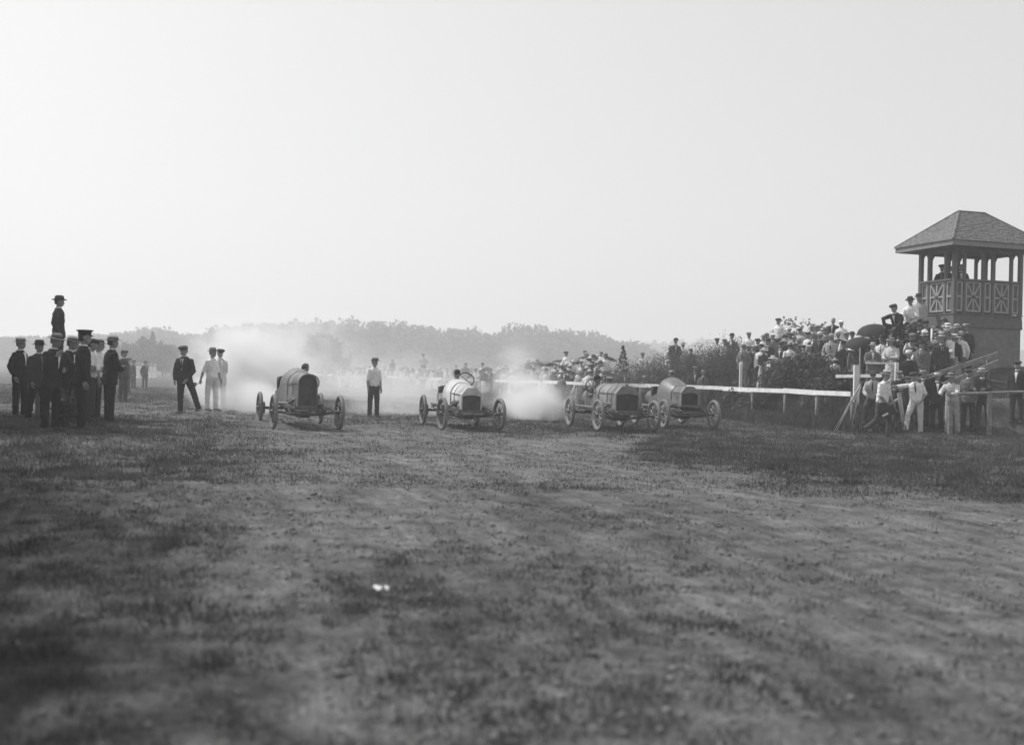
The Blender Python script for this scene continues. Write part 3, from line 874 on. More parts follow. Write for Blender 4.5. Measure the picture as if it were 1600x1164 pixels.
# hats sit in the head frame (chin at z = 0, crown at 0.235)
def hat_meshes(kind):
    def mk():
        m, bnd = MB(), None
        if kind == 'boater':
            m.lathe([(0.001, .246), (.088, .246), (.093, .238), (.095, .168), (.150, .160), (.152, .166), (.094, .172)], 24, 1, 1.14)
            bnd = MB().lathe([(.0975, .172), (.0975, .205), (.0965, .207)], 24, 1, 1.14)
        elif kind == 'fedora':
            m.lathe([(.001, .258), (.03, .256), (.055, .270), (.078, .262), (.092, .225), (.098, .168), (.125, .158), (.150, .166), (.153, .170), (.125, .165), (.098, .175)], 24, 1, 1.16)
            bnd = MB().lathe([(.0995, .172), (.0985, .196), (.097, .198)], 24, 1, 1.16)
        elif kind == 'straw':
            m.lathe([(.001, .262), (.05, .258), (.082, .235), (.096, .172), (.13, .157), (.166, .153), (.168, .158), (.125, .165)], 24, 1, 1.1)
            bnd = MB().lathe([(.0985, .174), (.0935, .200), (.092, .201)], 24, 1, 1.1)
        elif kind == 'sunhat':
            m.lathe([(.001, .258), (.06, .252), (.10, .215), (.108, .175), (.155, .160), (.195, .146), (.197, .152), (.15, .168)], 24, 1, 1.05)
            bnd = MB().lathe([(.111, .178), (.106, .205), (.104, .206)], 24, 1, 1.05)
        elif kind == 'cap':
            m.loft([ring((0, y, z), rx, ry, Matrix.Rotation(R(8), 4, 'X'), 16, 2.0) for z, y, rx, ry in ((.150, .012, .083, .104), (.172, .008, .092, .115), (.198, -.004, .112, .135), (.222, -.008, .108, .130), (.240, .0, .080, .098), (.248, .005, .03, .04))])
            m.loft([[(x, -0.085 - d_ * math.cos(x / .085 * 1.35), z - d_ * .35) for x in np.linspace(-.08, .08, 9)] for d_, z in ((0, .166), (.055, .170), (.055, .163), (0, .160))], False, False)
        elif kind == 'police':
            m.lathe([(.001, .252), (.10, .252), (.128, .246), (.130, .240), (.098, .212), (.094, .160)], 24, 1, 1.14)
            m.loft([[(x, -0.095 - d_ * math.cos(x / .085 * 1.3), z - d_ * .55) for x in np.linspace(-.08, .08, 9)] for d_, z in ((0, .172), (.055, .172), (.055, .166), (0, .164))], False, False)
            bnd = MB().lathe([(.0985, .172), (.1005, .206), (.099, .208)], 24, 1, 1.14)
        elif kind == 'helmet':
            m.loft([ring((0, c * 1.1, z), rx * 1.1, ry * 1.09, Matrix.Identity(4), 16, 2.1) for z, c, rx, ry in ((.04, .03, .062, .066), (.085, .02, .068, .078), (.125, .008, .073, .092), (.165, .003, .076, .1), (.198, .006, .068, .09), (.226, .008, .045, .060), (.240, .010, .014, .02))])
            bnd = MB()
            for s in (1, -1): bnd.lathe([(.001, .0), (.026, .0), (.032, -.010), (.033, .014)], 12, 1, 1, Matrix.Translation((s * .035, -.100, .135)) @ Matrix.Rotation(R(-90), 4, 'X'))
            bnd.lathe([(.086, .128), (.086, .146), (.0845, .147)], 20, 1, 1.24)
        me = m.mesh('hat_' + kind, strawm, True); sharp(me, 35)
        bme = None
        if bnd: bme = bnd.mesh('hat_band', strawm, True)
        return me, bme
    return cached(('hat', kind), mk)

def hair_mesh():
    def mk():
        m = MB()
        m.loft([ring((0, c + .016, z), rx * 1.06, ry * 1.0, Matrix.Identity(4), 16, 2.1) for z, c, rx, ry in ((.055, .032, .055, .05), (.085, .018, .066, .072), (.125, .006, .073, .088), (.165, .004, .076, .096), (.200, .006, .070, .09), (.226, .008, .047, .062), (.240, .010, .014, .02))])
        return m.mesh('hair', hairm, True)
    return cached('hair', mk)

def shoe_mesh():
    def mk():
        m = MB()
        prof = [(.055, .030, .052, .0), (.03, .040, .085, .0), (-.03, .040, .085, .0), (-.09, .046, .060, .0), (-.15, .046, .045, .0), (-.195, .030, .034, .0), (-.21, .012, .02, .0)]
        rings = []
        for y, hw, h, _ in prof:
            rings.append([(-hw, y, .0), (hw, y, .0), (hw * 1.0, y, h * .45), (hw * .62, y, h * .95), (-hw * .62, y, h * .95), (-hw, y, h * .45)])
        m.loft(rings)
        me = m.mesh('shoe', leatherm, True); sharp(me, 50); return me
    return cached('shoe', mk)

def front_mesh(wide):
    def mk():
        m = MB()
        top, bot, hw = .50, (.20 if not wide else 0.02), (.046 if not wide else .085)
        pts = []
        for i in range(6):
            t = i / 5; z = top + (bot - top) * t; w = hw * (1 - t) if not wide else hw * (0.75 + 0.25 * math.sin(t * 3.1))
            w = max(w, 0.006)
            yb = -(np.interp(z, [.0, .14, .28, .40, .465, .51], [.146, .131, .139, .135, .119, .092]) + 0.006)
            pts.append([(-w, yb + w * w * 1.2, z), (0, yb - .003, z), (w, yb + w * w * 1.2, z)])
        m.loft(pts, False, False)
        return m.mesh('shirt_front', None, True)
    return cached(('front', wide), mk)

def tie_mesh():
    def mk():
        m = MB(); pts = []
        for z, w in ((.515, .016), (.495, .020), (.485, .012), (.40, .018), (.33, .020), (.24, .010)):
            yb = -(np.interp(z, [.0, .14, .28, .40, .465, .51], [.146, .131, .139, .135, .119, .092]) + 0.013)
            pts.append([(-w, yb, z), (0, yb - .007, z), (w, yb, z)])
        m.loft(pts, False, False); return m.mesh('tie', None, True)
    return cached('tie', mk)
def bow_mesh():
    def mk():
        m = MB()
        m.loft([[(x, -.100 - .01, .525 - h), (x, -.100 - .018, .525), (x, -.100 - .01, .525 + h)] for x, h in ((-.05, .022), (-.02, .012), (0, .008), (.02, .012), (.05, .022))], False, False)
        return m.mesh('bow_tie', None, True)
    return cached('bow', mk)
def collar_mesh():
    def mk():
        m = MB(); m.lathe([(.066, .520), (.063, .570), (.060, .572)], 14, 1, 1.0); return m.mesh('collar', None, True)
    return cached('collar', mk)
def eye_mesh():
    def mk():
        m = MB(); m.ell((0, 0, 0), (.011, .006, .007), None, 6, 5); return m.mesh('eye', hairm, True)
    return cached('eye', mk)

WORD = dict(black='black', navy='dark', dark='dark', brown='dark', grey='grey', tweed='grey', light='light grey', cream='pale', white='white')
HATW = dict(boater='boater', fedora='felt hat', straw='straw hat', sunhat='broad sun hat', cap='flat cap', police='peaked uniform cap', helmet='racing helmet', none='bare head')

def person(loc, rz, pose='stand', top='jacket', tc_='dark', bottom='trousers', bc='dark', hat='cap', hc='grey', label=None, group=None,
           scale=1.0, vox=0.017, front=None, tie=None, eyes=False, width=1.0, base=True, shoes=True):
    J = skeleton(pose)
    o = link('person', body_mesh(pose, vox))
    o.material_slots[0].link = 'OBJECT'; o.material_slots[0].material = skin
    o.location = loc; o.rotation_euler = (0, 0, R(rz)); o.scale = (scale * width, scale * width, scale)
    tkey = 'blouse' if top == 'blouse' else top
    tm = cached(('top', pose, tkey, vox), lambda: remesh(raw_top(J, tkey), tkey, vox, 0.0045, hash(pose) % 7))
    inst({'jacket': 'jacket', 'blouse': 'blouse'}.get(top, 'shirt'), tm, o, cloth(tc_))
    bmh = cached(('bot', pose, bottom, vox), lambda: remesh(raw_bottom(J, bottom), bottom, vox, 0.0045, hash(pose) % 5))
    inst(bottom, bmh, o, cloth(bc))
    if shoes:
        for s in (1, -1):
            a = J[s]['ank'] + J['up']
            sd = J[s]['shin']
            pit = math.atan2(-sd.y, -sd.z) * 0.0
            M = Matrix.Translation((a.x, a.y, a.z - 0.075)) @ Matrix.Rotation(R(8 * s), 4, 'Z')
            if sd.z > -0.75 and sd.y > 0: M = Matrix.Translation(a) @ Matrix.Rotation(R(-60), 4, 'X') @ Matrix.Translation((0, 0, -.075))
            inst('shoe', shoe_mesh(), o, None, M)
    inst('hair', hair_mesh(), o, None, J['HM'])
    if hat != 'none':
        hm, bm_ = hat_meshes(hat)
        HMh = J['HM'] @ Matrix.Rotation(R(random.uniform(-4, 4)), 4, 'Y')
        h = inst('hat' if hat != 'helmet' else 'helmet', hm, o, strawm if hc == 'straw' else cloth(hc), HMh)
        if bm_: inst('hat_band' if hat != 'helmet' else 'goggles', bm_, h, cloth('black'))
    if front is None and top == 'jacket': front = random.choice(['white', 'white', 'light', 'dark', 'grey'])
    if front:
        inst('shirt_front', front_mesh(False), o, cloth(front), J['TM'])
        inst('collar', collar_mesh(), o, cloth('white'), J['TM'])
    if tie == 'bow':
        inst('bow_tie', bow_mesh(), o, cloth('black'), J['TM'])
    elif tie:
        inst('tie', tie_mesh(), o, cloth(tie), J['TM'])
    if eyes:
        for s in (1, -1): inst('eye', eye_mesh(), o, None, J['HM'] @ Matrix.Translation((s * .031, -.094, .118)))
    tag(o, label, 'person', group)
    return o, J

def man(px, d, rz, *a, z=None, dz=0.0, **k):
    p = G(px, d, z)
    p.z += dz
    return person(p, rz, *a, **k)

# ------------------------------------------------------------------ racing cars
tyrem = mat('tyre_rubber', 0.17, 0.85, 0.25, 6, bump=0.3, bscale=30)
rimm = mat('wheel_wood', 0.10, 0.6, 0.3, 10)
steelm = mat('oily_steel', 0.075, 0.5, 0.4, 12, metal=0.3)
blackm = mat('black_leather', 0.025, 0.5, 0.3, 14, bump=0.4, bscale=30)
strapm = mat('leather_strap', 0.03, 0.6, 0.3, 14)
pipem = mat('exhaust_metal', 0.13, 0.55, 0.3, 9, metal=0.3)
def corem(g):
    nm = 'radiator_core_%d' % round(g * 1000)
    if nm in MATS: return MATS[nm]
    m = mat(nm, g, 0.7, 0.3, 5)
    n, l = m.node_tree.nodes, m.node_tree.links
    tc = n['Texture Coordinate']
    br = n.new('ShaderNodeTexBrick'); br.inputs['Scale'].default_value = 40; br.inputs['Mortar Size'].default_value = 0.03
    mp = n.new('ShaderNodeMapping'); mp.inputs['Rotation'].default_value = (R(90), 0, 0)
    l.new(tc.outputs['Object'], mp.inputs['Vector']); l.new(mp.outputs[0], br.inputs['Vector'])
    bp = n.new('ShaderNodeBump'); bp.inputs['Strength'].default_value = 0.8; bp.inputs['Distance'].default_value = 0.01
    l.new(br.outputs['Fac'], bp.inputs['Height']); l.new(bp.outputs[0], n['Principled BSDF'].inputs['Normal'])
    return m

WR = 0.405
def wheel_data():
    def mk():
        RX = Matrix.Rotation(R(90), 4, 'Y')
        t = MB(); prof = []
        for k in range(13):
            a = 2 * math.pi * k / 12
            prof.append((WR - 0.047 + 0.047 * math.cos(a), 0.046 * math.sin(a)))
        t.lathe(prof, 40, mtx=RX)
        r_ = MB(); r_.lathe([(WR - .085, -.024), (WR - .098, 0), (WR - .085, .024), (WR - .112, .022), (WR - .118, 0), (WR - .112, -.022), (WR - .085, -.024)], 36, mtx=RX)
        s = MB(); s.tube([(0, 0, .05), (0, 0, .16), (0, 0, WR - .105)], [(.013, .020), (.012, .016), (.013, .015)], 6)
        h = MB(); h.lathe([(.001, -.085), (.03, -.085), (.036, -.06), (.06, -.035), (.062, .035), (.05, .05), (.036, .07), (.001, .07)], 16, mtx=RX)
        d = MB(); d.lathe([(.001, .05), (.15, .05), (.15, .12), (.001, .12)], 24, mtx=RX)
        out = [t.mesh('tyre', tyrem), r_.mesh('rim', rimm), s.mesh('spoke', rimm), h.mesh('hub', steelm), d.mesh('brake_drum', steelm)]
        sharp(out[3], 40); sharp(out[4], 40)
        return out
    return cached('wheel', mk)

def wheel(car, x, y, side, steer=0.0, rear=False, spokes=12, phase=0.1, rimmat=None):
    t, r_, s, h, d = wheel_data()
    e = link('wheel', None, car)
    e.location = (x, y, WR); e.rotation_euler = (0, 0, steer + (math.pi if side < 0 else 0))
    e.empty_display_size = 0.1
    inst('tyre', t, e); inst('rim', r_, e, rimmat)
    for k in range(spokes):
        inst('spoke', s, e, rimmat, Matrix.Rotation(2 * math.pi * k / spokes + phase, 4, 'X'))
    inst('hub', h, e, None, Matrix.Rotation(math.pi, 4, 'Z'))
    if rear: inst('brake_drum', d, e, None, Matrix.Rotation(math.pi, 4, 'Z'))
    return e

def section(hw, z0, zs, zt, facet, y, n=24, flare=0.0):
    """closed outline, bottom - left side - over the top - right side"""
    pts = [(-hw + flare, y, z0), (-hw, y, z0 + (zs - z0) * 0.5), (-hw, y, zs)]
    top = []
    for k in range(1, n):
        a = math.pi * (1 - k / n)
        rx, rz_ = math.cos(a) * hw, zs + (zt - zs) * math.sin(a)
        # three flat facets: sloped shoulder, flat crown, sloped shoulder
        u = k / n
        if u < 0.34: fx, fz = -hw + hw * 0.52 * (u / 0.34), zs + (zt - zs) * (u / 0.34)
        elif u > 0.66: fx, fz = hw - hw * 0.52 * ((1 - u) / 0.34), zs + (zt - zs) * ((1 - u) / 0.34)
        else: fx, fz = -hw * 0.48 + (u - 0.34) / 0.32 * hw * 0.96, zt + 0.012 * math.sin((u - .34) / .32 * math.pi)
        top.append((rx * (1 - facet) + fx * facet, y, rz_ * (1 - facet) + fz * facet))
    pts += top + [(hw, y, zs), (hw, y, z0 + (zs - z0) * 0.5), (hw - flare, y, z0)]
    return pts

def race_car(px, d, yaw, spec, label):
    S = spec
    wb, tr = S.get('wb', 2.6), S['track']
    fa = G(px, d)
    rot = R(yaw)
    org = Vector((fa.x, fa.y, 0)) - Matrix.Rotation(rot, 3, 'Z') @ Vector((0, -wb / 2, 0))
    car = empty('race_car', (org.x, org.y, Z(fa.x, fa.y) + 0.005), rot)
    tag(car, label, 'race car', 'racing cars coming round the bend')
    Y0 = -wb / 2
    paint = mat('paint_' + S['key'], S['paint'], S.get('rough', 0.5), 0.45, 2.2, bump=0.12, bscale=9, spec=0.35, detail=10)
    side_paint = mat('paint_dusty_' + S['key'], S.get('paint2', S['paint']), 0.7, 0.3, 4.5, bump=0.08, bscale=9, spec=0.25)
    st = [(Y0 + y,) + tuple(r_) for y, *r_ in S['hood']]
    nh = S['nh']                                             # stations that belong to the hood; the rest is cowl
    m = MB(); m.loft([section(hw, z0, zs, zt, f, y) for y, hw, z0, zs, zt, f in st[:nh]], True)
    m.build('hood', paint, car, angle=28)
    m = MB(); m.loft([section(hw + .004, z0, zs, zt + .004, f, y + .004) for y, hw, z0, zs, zt, f in st[nh - 1:]], False)
    m.build('cowl', paint, car, angle=28)
    bnd = st[nh - 1]
    m = MB(); o1 = section(bnd[1] + .010, bnd[2], bnd[3] + .004, bnd[4] + .012, bnd[5], bnd[0] - .012)[1:-1]
    m.loft([o1, [(p[0] * 1.006, p[1] + .03, p[2] + .002) for p in o1]], False, False); m.build('cowl_band', strapm, car, True)
    for q in range(1, 12):
        for stn in (st[-1],):
            pr = section(stn[1] + .006, stn[2], stn[3], stn[4] + .006, stn[5], stn[0] - .035)[2 + q * 2]
            m = MB(); m.ell(pr, (.009, .009, .009), None, 6, 4); m.build('rivet', steelm, car, True)
    y, hw, z0, zs, zt, f = st[-1]
    m = MB(); m.loft([section(hw * .97, z0, zs, zt - .01, f, y - .06), section(hw * .2, z0 + .1, zs - .1, zt - .2, f, y - .07)], True); m.build('dashboard', blackm, car)
    # hood side panel seam with louvres
    y1, y2 = st[0][0] + 0.05, st[nh - 1][0] - 0.05
    for sx in (-1, 1):
        m = MB(); m.tube([(sx * (st[0][1] + .004), y1, st[0][3]), (sx * (st[nh - 1][1] + .004), y2, st[nh - 1][3])], .009, 6); m.build('hood_hinge', steelm, car, True)
        for k in range(S.get('louvres', 0)):
            t = 0.40 + 0.07 * k
            yy = y1 + (y2 - y1) * t; hwx = st[0][1] + (st[nh - 1][1] - st[0][1]) * t
            mm = MB(); mm.tube([(sx * (hwx + .004), yy - .03, st[0][2] + .10), (sx * (hwx + .012), yy + .02, st[0][2] + .32)], [(.008, .012), (.008, .012)], 6); mm.build('louvre', blackm, car, True)
        for zf in (0.35,):
            mm = MB(); mm.box((sx * (st[0][1] + .012), y1 + (y2 - y1) * .3, st[0][2] + (st[0][3] - st[0][2]) * .62), (.016, .03, .10)); mm.build('hood_latch', steelm, car)
    for ys in S.get('seams', []):
        t = (Y0 + ys - st[0][0]) / (st[nh - 1][0] - st[0][0])
        a = [st[0][i] + (st[nh - 1][i] - st[0][i]) * t for i in range(6)]
        o1 = section(a[1] + .003, a[2], a[3], a[4] + .004, a[5], Y0 + ys)[1:-1]
        mm = MB(); mm.loft([o1, [(p[0] * 1.004, p[1] + .012, p[2] + .001) for p in o1]], False, False); mm.build('hood_seam', steelm, car, True)
    for sx in (-1, 1):
        mm = MB(); mm.tube([(sx * .36, Y0 - .05, .56), (sx * .47, Y0 + .05, .50), (sx * (tr / 2 - .16), Y0 + .02, WR + .04)], .011, 6); mm.build('radius_rod', steelm, car, True)
        mm = MB(); mm.tube([(sx * .30, Y0 + .30, .60), (sx * .33, Y0 + .42, .66), (sx * .33, Y0 + .9, .66), (sx * .30, Y0 + 1.05, .58)], .014, 6); mm.build('oil_pipe', steelm, car, True)
    mm = MB(); mm.tube([(-.33, Y0 - .39, .44), (.33, Y0 - .39, .44)], .016, 6); mm.build('front_tie_bar', steelm, car, True)
    # straps over the hood
    for ys in S.get('straps', []):
        t = (Y0 + ys - st[0][0]) / (st[nh - 1][0] - st[0][0])
        a = [st[0][i] + (st[nh - 1][i] - st[0][i]) * t for i in range(6)]
        o1 = section(a[1] + .008, a[2], a[3] + .004, a[4] + .010, a[5], Y0 + ys - .02)[1:-1]
        o2 = [(p[0], p[1] + .045 + S.get('slant', 0) * 0, p[2]) for p in o1]
        mm = MB(); mm.loft([o1, o2], False, False); mm.build('hood_strap', strapm, car, True)
    # radiator
    y, hw, z0, zs, zt, f = st[0]
    sh = MB()
    o1 = section(hw + .012, z0 - .012, zs + .004, zt + .012, f, y + .06); o2 = section(hw + .012, z0 - .012, zs + .004, zt + .012, f, y - .075)
    i2 = section(hw - S['lip'], z0 + .03, zs - (.0 if S['fulltop'] else .03), (zt - S['lip']) if S['fulltop'] else zs - .01, f, y - .078); i1 = [(p[0], y - .045, p[2]) for p in i2]
    sh.loft([o1, o2, i2, i1], False); sh.build('radiator_shell', mat('shell_' + S['key'], S['shell'], 0.45, 0.2, 6, metal=0.2), car, angle=28)
    mm = MB(); mm.loft([[(p[0], y - .046, p[2]) for p in i2], [(p[0], y - .040, p[2]) for p in i2]], True); mm.build('radiator_core', corem(S.get('core', .055)), car)
    if S.get('cap'):
        mm = MB(); mm.lathe([(.001, .05), (.022, .05), (.026, .0), (.026, -.03)], 12, mtx=Matrix.Translation((0, y - .005, zt + .02))); mm.build('radiator_cap', steelm, car, angle=40)
    if S.get('split'):
        mm = MB(); mm.box((S['split'], y - .05, (z0 + zs) / 2), (.016, .02, zs - z0 - .06)); mm.build('radiator_bar', steelm, car)
    # frame, axles, springs
    fz = 0.50
    for sx in (-1, 1):
        mm = MB(); mm.tube([(sx * .34, Y0 - .42, fz - .08), (sx * .34, Y0 - .25, fz + .0), (sx * .35, Y0 + .3, fz + .02), (sx * .37, Y0 + 1.4, fz + .02), (sx * .38, -Y0 + .0, fz + .04), (sx * .38, -Y0 + .55, fz - .02)], [(.022, .03), (.024, .045), (.024, .05), (.024, .05), (.024, .045), (.022, .03)], 6)
        mm.build('frame_rail', steelm, car, angle=40)
        for yb, nm in ((Y0, 0), (-Y0, 1)):
            sp = link('leaf_spring', None, car) if False else None
            mm = MB()
            for q in range(3):
                L_ = .44 - .11 * q
                mm.loft([[(sx * .37 - .022, yb + t * L_, fz - .10 - q * .014 + .09 * t * t * (1 - .2 * q) + dz_) for dz_ in (0, .011)] + [(sx * .37 + .022, yb + t * L_, fz - .10 - q * .014 + .09 * t * t * (1 - .2 * q) + dz_) for dz_ in (.011, 0)] for t in np.linspace(-1, 1, 9)])
            mm.build('leaf_spring', steelm, car)
        mm = MB(); mm.tube([(sx * .33, Y0 + .02, fz - .02), (sx * .30, Y0 + .02, fz + .10), (sx * .33, Y0 - .14, fz + .06)], .012, 6); mm.build('shock_absorber', steelm, car, True)
    hx = tr / 2 - .09
    mm = MB(); mm.tube([(-hx, Y0, WR), (-hx + .12, Y0, WR - .01), (-.36, Y0, WR - .05), (0, Y0, WR - .06), (.36, Y0, WR - .05), (hx - .12, Y0, WR - .01), (hx, Y0, WR)], [(.03, .035)] * 7, 8); mm.build('front_axle', steelm, car, True)
    mm = MB(); mm.tube([(-hx + .1, Y0 - .14, WR - .03), (hx - .1, Y0 - .14, WR - .03)], .011, 6); mm.build('tie_rod', steelm, car, True)
    for sx in (-1, 1):
        mm = MB(); mm.tube([(sx * hx, Y0, WR + .02), (sx * (hx - .02), Y0 - .07, WR + .0), (sx * (hx - .1), Y0 - .14, WR - .03)], [.03, .018, .014], 6); mm.build('steering_knuckle', steelm, car, True)
    mm = MB(); mm.tube([(-hx, -Y0, WR), (-.14, -Y0, WR), (-.10, -Y0, WR), (0, -Y0, WR), (.10, -Y0, WR), (.14, -Y0, WR), (hx, -Y0, WR)], [.035, .045, .11, .14, .11, .045, .035], 12); mm.build('rear_axle', steelm, car, True)
    mm = MB(); mm.tube([(0, Y0 + 1.3, .42), (0, -Y0 - .1, WR)], [.035, .03], 8); mm.build('drive_shaft', steelm, car, True)
    mm = MB(); mm.loft([[(-.16, yq, .46), (-.11, yq, zb), (.11, yq, zb), (.16, yq, .46)] for yq, zb in ((Y0 + .06, .40), (Y0 + .25, .26), (Y0 + .9, .24), (Y0 + 1.3, .34))]); mm.build('engine_sump', steelm, car, angle=30)
    mm = MB(); mm.tube([(0, Y0 - .08, .40), (0, Y0 - .30, .40), (.0, Y0 - .32, .36), (.0, Y0 - .32, .22), (.0, Y0 - .34, .20), (.0, Y0 - .44, .20)], .013, 6); mm.build('crank_handle', steelm, car, True)
    mm = MB(); mm.box((0, Y0 - .28, fz - .02), (.64, .04, .05)); mm.build('cross_member', steelm, car)
    # cockpit tub, seats, tank
    y, hw, z0, zs, zt, f = st[-1]
    ye = -Y0 + .05
    for sx in (-1, 1):
        zz = S.get('tub', .86)
        mm = MB(); mm.loft([[(sx * hw, y, z0), (sx * hw, y, zs), (sx * (hw - .02), y, zs), (sx * (hw - .02), y, z0)],
                            [(sx * (hw + .02), y + .35, z0), (sx * (hw + .02), y + .35, zz), (sx * hw, y + .35, zz), (sx * hw, y + .35, z0)],
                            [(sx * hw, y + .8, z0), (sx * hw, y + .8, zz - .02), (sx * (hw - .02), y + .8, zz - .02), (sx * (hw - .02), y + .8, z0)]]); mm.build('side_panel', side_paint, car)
    mm = MB(); mm.box((0, (y + ye) / 2, fz + .075), (.74, ye - y + .5, .025)); mm.build('floor_board', steelm, car)
    for sx in S['seats']:
        mm = MB(); r1 = []
        for k in range(9):
            a = math.pi * k / 8; r1.append((sx + .21 * math.cos(a), y + .50 + .20 * math.sin(a) ** .7 if math.sin(a) > 0 else y + .50))
        top = S.get('seat_top', 1.10)
        mm.loft([[(p[0], p[1], .60) for p in r1] + [(sx + (p[0] - sx) * .86, p[1] - .04, .60) for p in reversed(r1)],
                 [(p[0], p[1] + .02, .85) for p in r1] + [(sx + (p[0] - sx) * .84, p[1] - .03, .85) for p in reversed(r1)],
                 [(p[0], p[1] + .06, top - .10 * (1 - (p[1] - y - .5) / .2)) for p in r1] + [(sx + (p[0] - sx) * .82, p[1] + .0, top - .02 - .10 * (1 - (p[1] - y - .5) / .2)) for p in reversed(r1)]])
        mm.build('seat', blackm, car, angle=50)
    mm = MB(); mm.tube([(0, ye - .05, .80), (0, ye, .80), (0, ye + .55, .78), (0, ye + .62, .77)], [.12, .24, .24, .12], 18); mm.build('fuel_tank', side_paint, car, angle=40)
    # steering
    sx, sy, sz, tilt = S['wheel']
    c = Vector((sx, Y0 + sy, sz)); M = Matrix.Translation(c) @ Matrix.Rotation(R(tilt), 4, 'X')
    sw = MB(); n_ = 28
    rings = [[((.205 + .016 * math.cos(2 * math.pi * j / 7)) * math.cos(2 * math.pi * k / n_), (.205 + .016 * math.cos(2 * math.pi * j / 7)) * math.sin(2 * math.pi * k / n_), .016 * math.sin(2 * math.pi * j / 7)) for j in range(7)] for k in range(n_ + 1)]
    sw.loft(rings, False, mtx=M)
    w = sw.build('steering_wheel', blackm, car, True)
    for k in range(4):
        mm = MB(); a = math.pi / 4 + k * math.pi / 2; mm.tube([(0, 0, -.03), (.20 * math.cos(a), .20 * math.sin(a), 0)], .009, 5, mtx=M); mm.build('wheel_spoke', steelm, w, True)
    mm = MB(); mm.tube([tuple(M @ Vector((0, 0, -.02))), (sx * .9, Y0 + .95, .62)], .017, 7); mm.build('steering_column', steelm, car, True)
    # exhaust and outside gear
    ex = S.get('exhaust', -1)
    mm = MB(); hx0 = st[0][1] + .05
    mm.tube([(ex * hx0, Y0 + .45, .66), (ex * (hx0 + .06), Y0 + .65, .58), (ex * (hx0 + .12), Y0 + 1.3, .56), (ex * (hx0 + .16), -Y0 + .2, .57)], [.03, .036, .036, .034], 9); mm.build('exhaust_pipe', pipem, car, True)
    for k in range(4):
        yy = Y0 + .25 + k * .17
        mm = MB(); mm.tube([(ex * (st[0][1] - .01), yy, .70), (ex * (st[0][1] + .06), yy + .03, .68), (ex * (st[0][1] + .07), yy + .09, .63)], .02, 7); mm.build('exhaust_port', pipem, car, True)
    if S.get('lever'):
        mm = MB(); mm.tube([(ex * (hw + .09), y + .05, .55), (ex * (hw + .10), y + .12, .98)], [.012, .010], 6); mm.tube([(ex * (hw + .10), y + .12, .98), (ex * (hw + .10), y + .125, 1.05)], .018, 6); mm.build('brake_lever', steelm, car, True)
    for i, (x_, y_, s_) in enumerate(((tr / 2, Y0, 1), (-tr / 2, Y0, -1), (tr / 2, -Y0, 1), (-tr / 2, -Y0, -1))):
        wheel(car, x_, y_, s_, R(S.get('steer', 0)) if i < 2 else 0, i >= 2, S.get('spokes', 12), 0.1 + i * .07, S.get('rim'))
    # crew: separate people seated in the car
    for k, (sx, sy, ztop, hat, hc, tcl, yawh, lab) in enumerate(S['crew']):
        J = skeleton('drive')
        top = (J['HM'] @ Vector((0, 0, .245))).z
        hp = J['HM'] @ Vector((0, 0, .12))
        p = car.matrix_basis @ Vector((sx, Y0 + sy - hp.y, 0))
        person(Vector((p.x, p.y, car.location.z + ztop - top)), yaw + yawh, 'drive', 'shirt', tcl, 'trousers', 'dark', hat, hc, lab)
    return car

bpy.context.view_layer.update()
lightrim = mat('pale_wheel_wood', 0.28, 0.6, 0.3, 10)
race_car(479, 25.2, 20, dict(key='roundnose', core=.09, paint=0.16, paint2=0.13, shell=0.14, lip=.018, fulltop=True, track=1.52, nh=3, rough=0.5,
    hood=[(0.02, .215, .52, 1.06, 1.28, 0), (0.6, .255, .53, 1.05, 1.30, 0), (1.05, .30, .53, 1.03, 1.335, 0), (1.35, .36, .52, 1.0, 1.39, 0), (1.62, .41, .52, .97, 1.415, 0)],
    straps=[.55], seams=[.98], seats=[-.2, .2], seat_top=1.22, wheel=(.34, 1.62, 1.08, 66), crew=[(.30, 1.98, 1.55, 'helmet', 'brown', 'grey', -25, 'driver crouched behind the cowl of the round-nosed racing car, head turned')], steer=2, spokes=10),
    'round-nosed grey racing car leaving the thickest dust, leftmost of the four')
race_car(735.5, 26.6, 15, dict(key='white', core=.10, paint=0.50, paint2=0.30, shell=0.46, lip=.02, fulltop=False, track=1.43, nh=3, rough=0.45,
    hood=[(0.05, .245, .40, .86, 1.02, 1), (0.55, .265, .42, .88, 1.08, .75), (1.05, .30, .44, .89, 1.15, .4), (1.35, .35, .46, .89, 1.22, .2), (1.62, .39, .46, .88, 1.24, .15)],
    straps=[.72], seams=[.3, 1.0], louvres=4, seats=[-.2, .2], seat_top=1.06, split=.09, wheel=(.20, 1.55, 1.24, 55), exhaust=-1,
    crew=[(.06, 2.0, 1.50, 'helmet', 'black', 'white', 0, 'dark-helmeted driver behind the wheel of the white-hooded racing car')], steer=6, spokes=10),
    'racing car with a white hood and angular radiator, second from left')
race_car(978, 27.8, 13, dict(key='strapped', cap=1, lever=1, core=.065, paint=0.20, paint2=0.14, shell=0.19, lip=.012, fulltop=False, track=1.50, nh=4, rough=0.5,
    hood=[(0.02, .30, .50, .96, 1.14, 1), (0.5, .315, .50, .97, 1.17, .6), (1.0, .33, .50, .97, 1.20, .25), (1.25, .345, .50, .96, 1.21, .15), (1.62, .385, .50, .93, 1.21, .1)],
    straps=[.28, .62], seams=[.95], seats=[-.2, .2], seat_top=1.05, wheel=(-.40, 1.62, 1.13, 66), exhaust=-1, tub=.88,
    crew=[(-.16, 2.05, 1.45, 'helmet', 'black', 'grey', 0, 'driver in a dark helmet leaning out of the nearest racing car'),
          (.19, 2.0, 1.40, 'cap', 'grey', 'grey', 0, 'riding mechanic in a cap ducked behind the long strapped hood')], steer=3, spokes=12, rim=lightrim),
    'grey racing car with two straps over its long hood, nearest the rail but one')
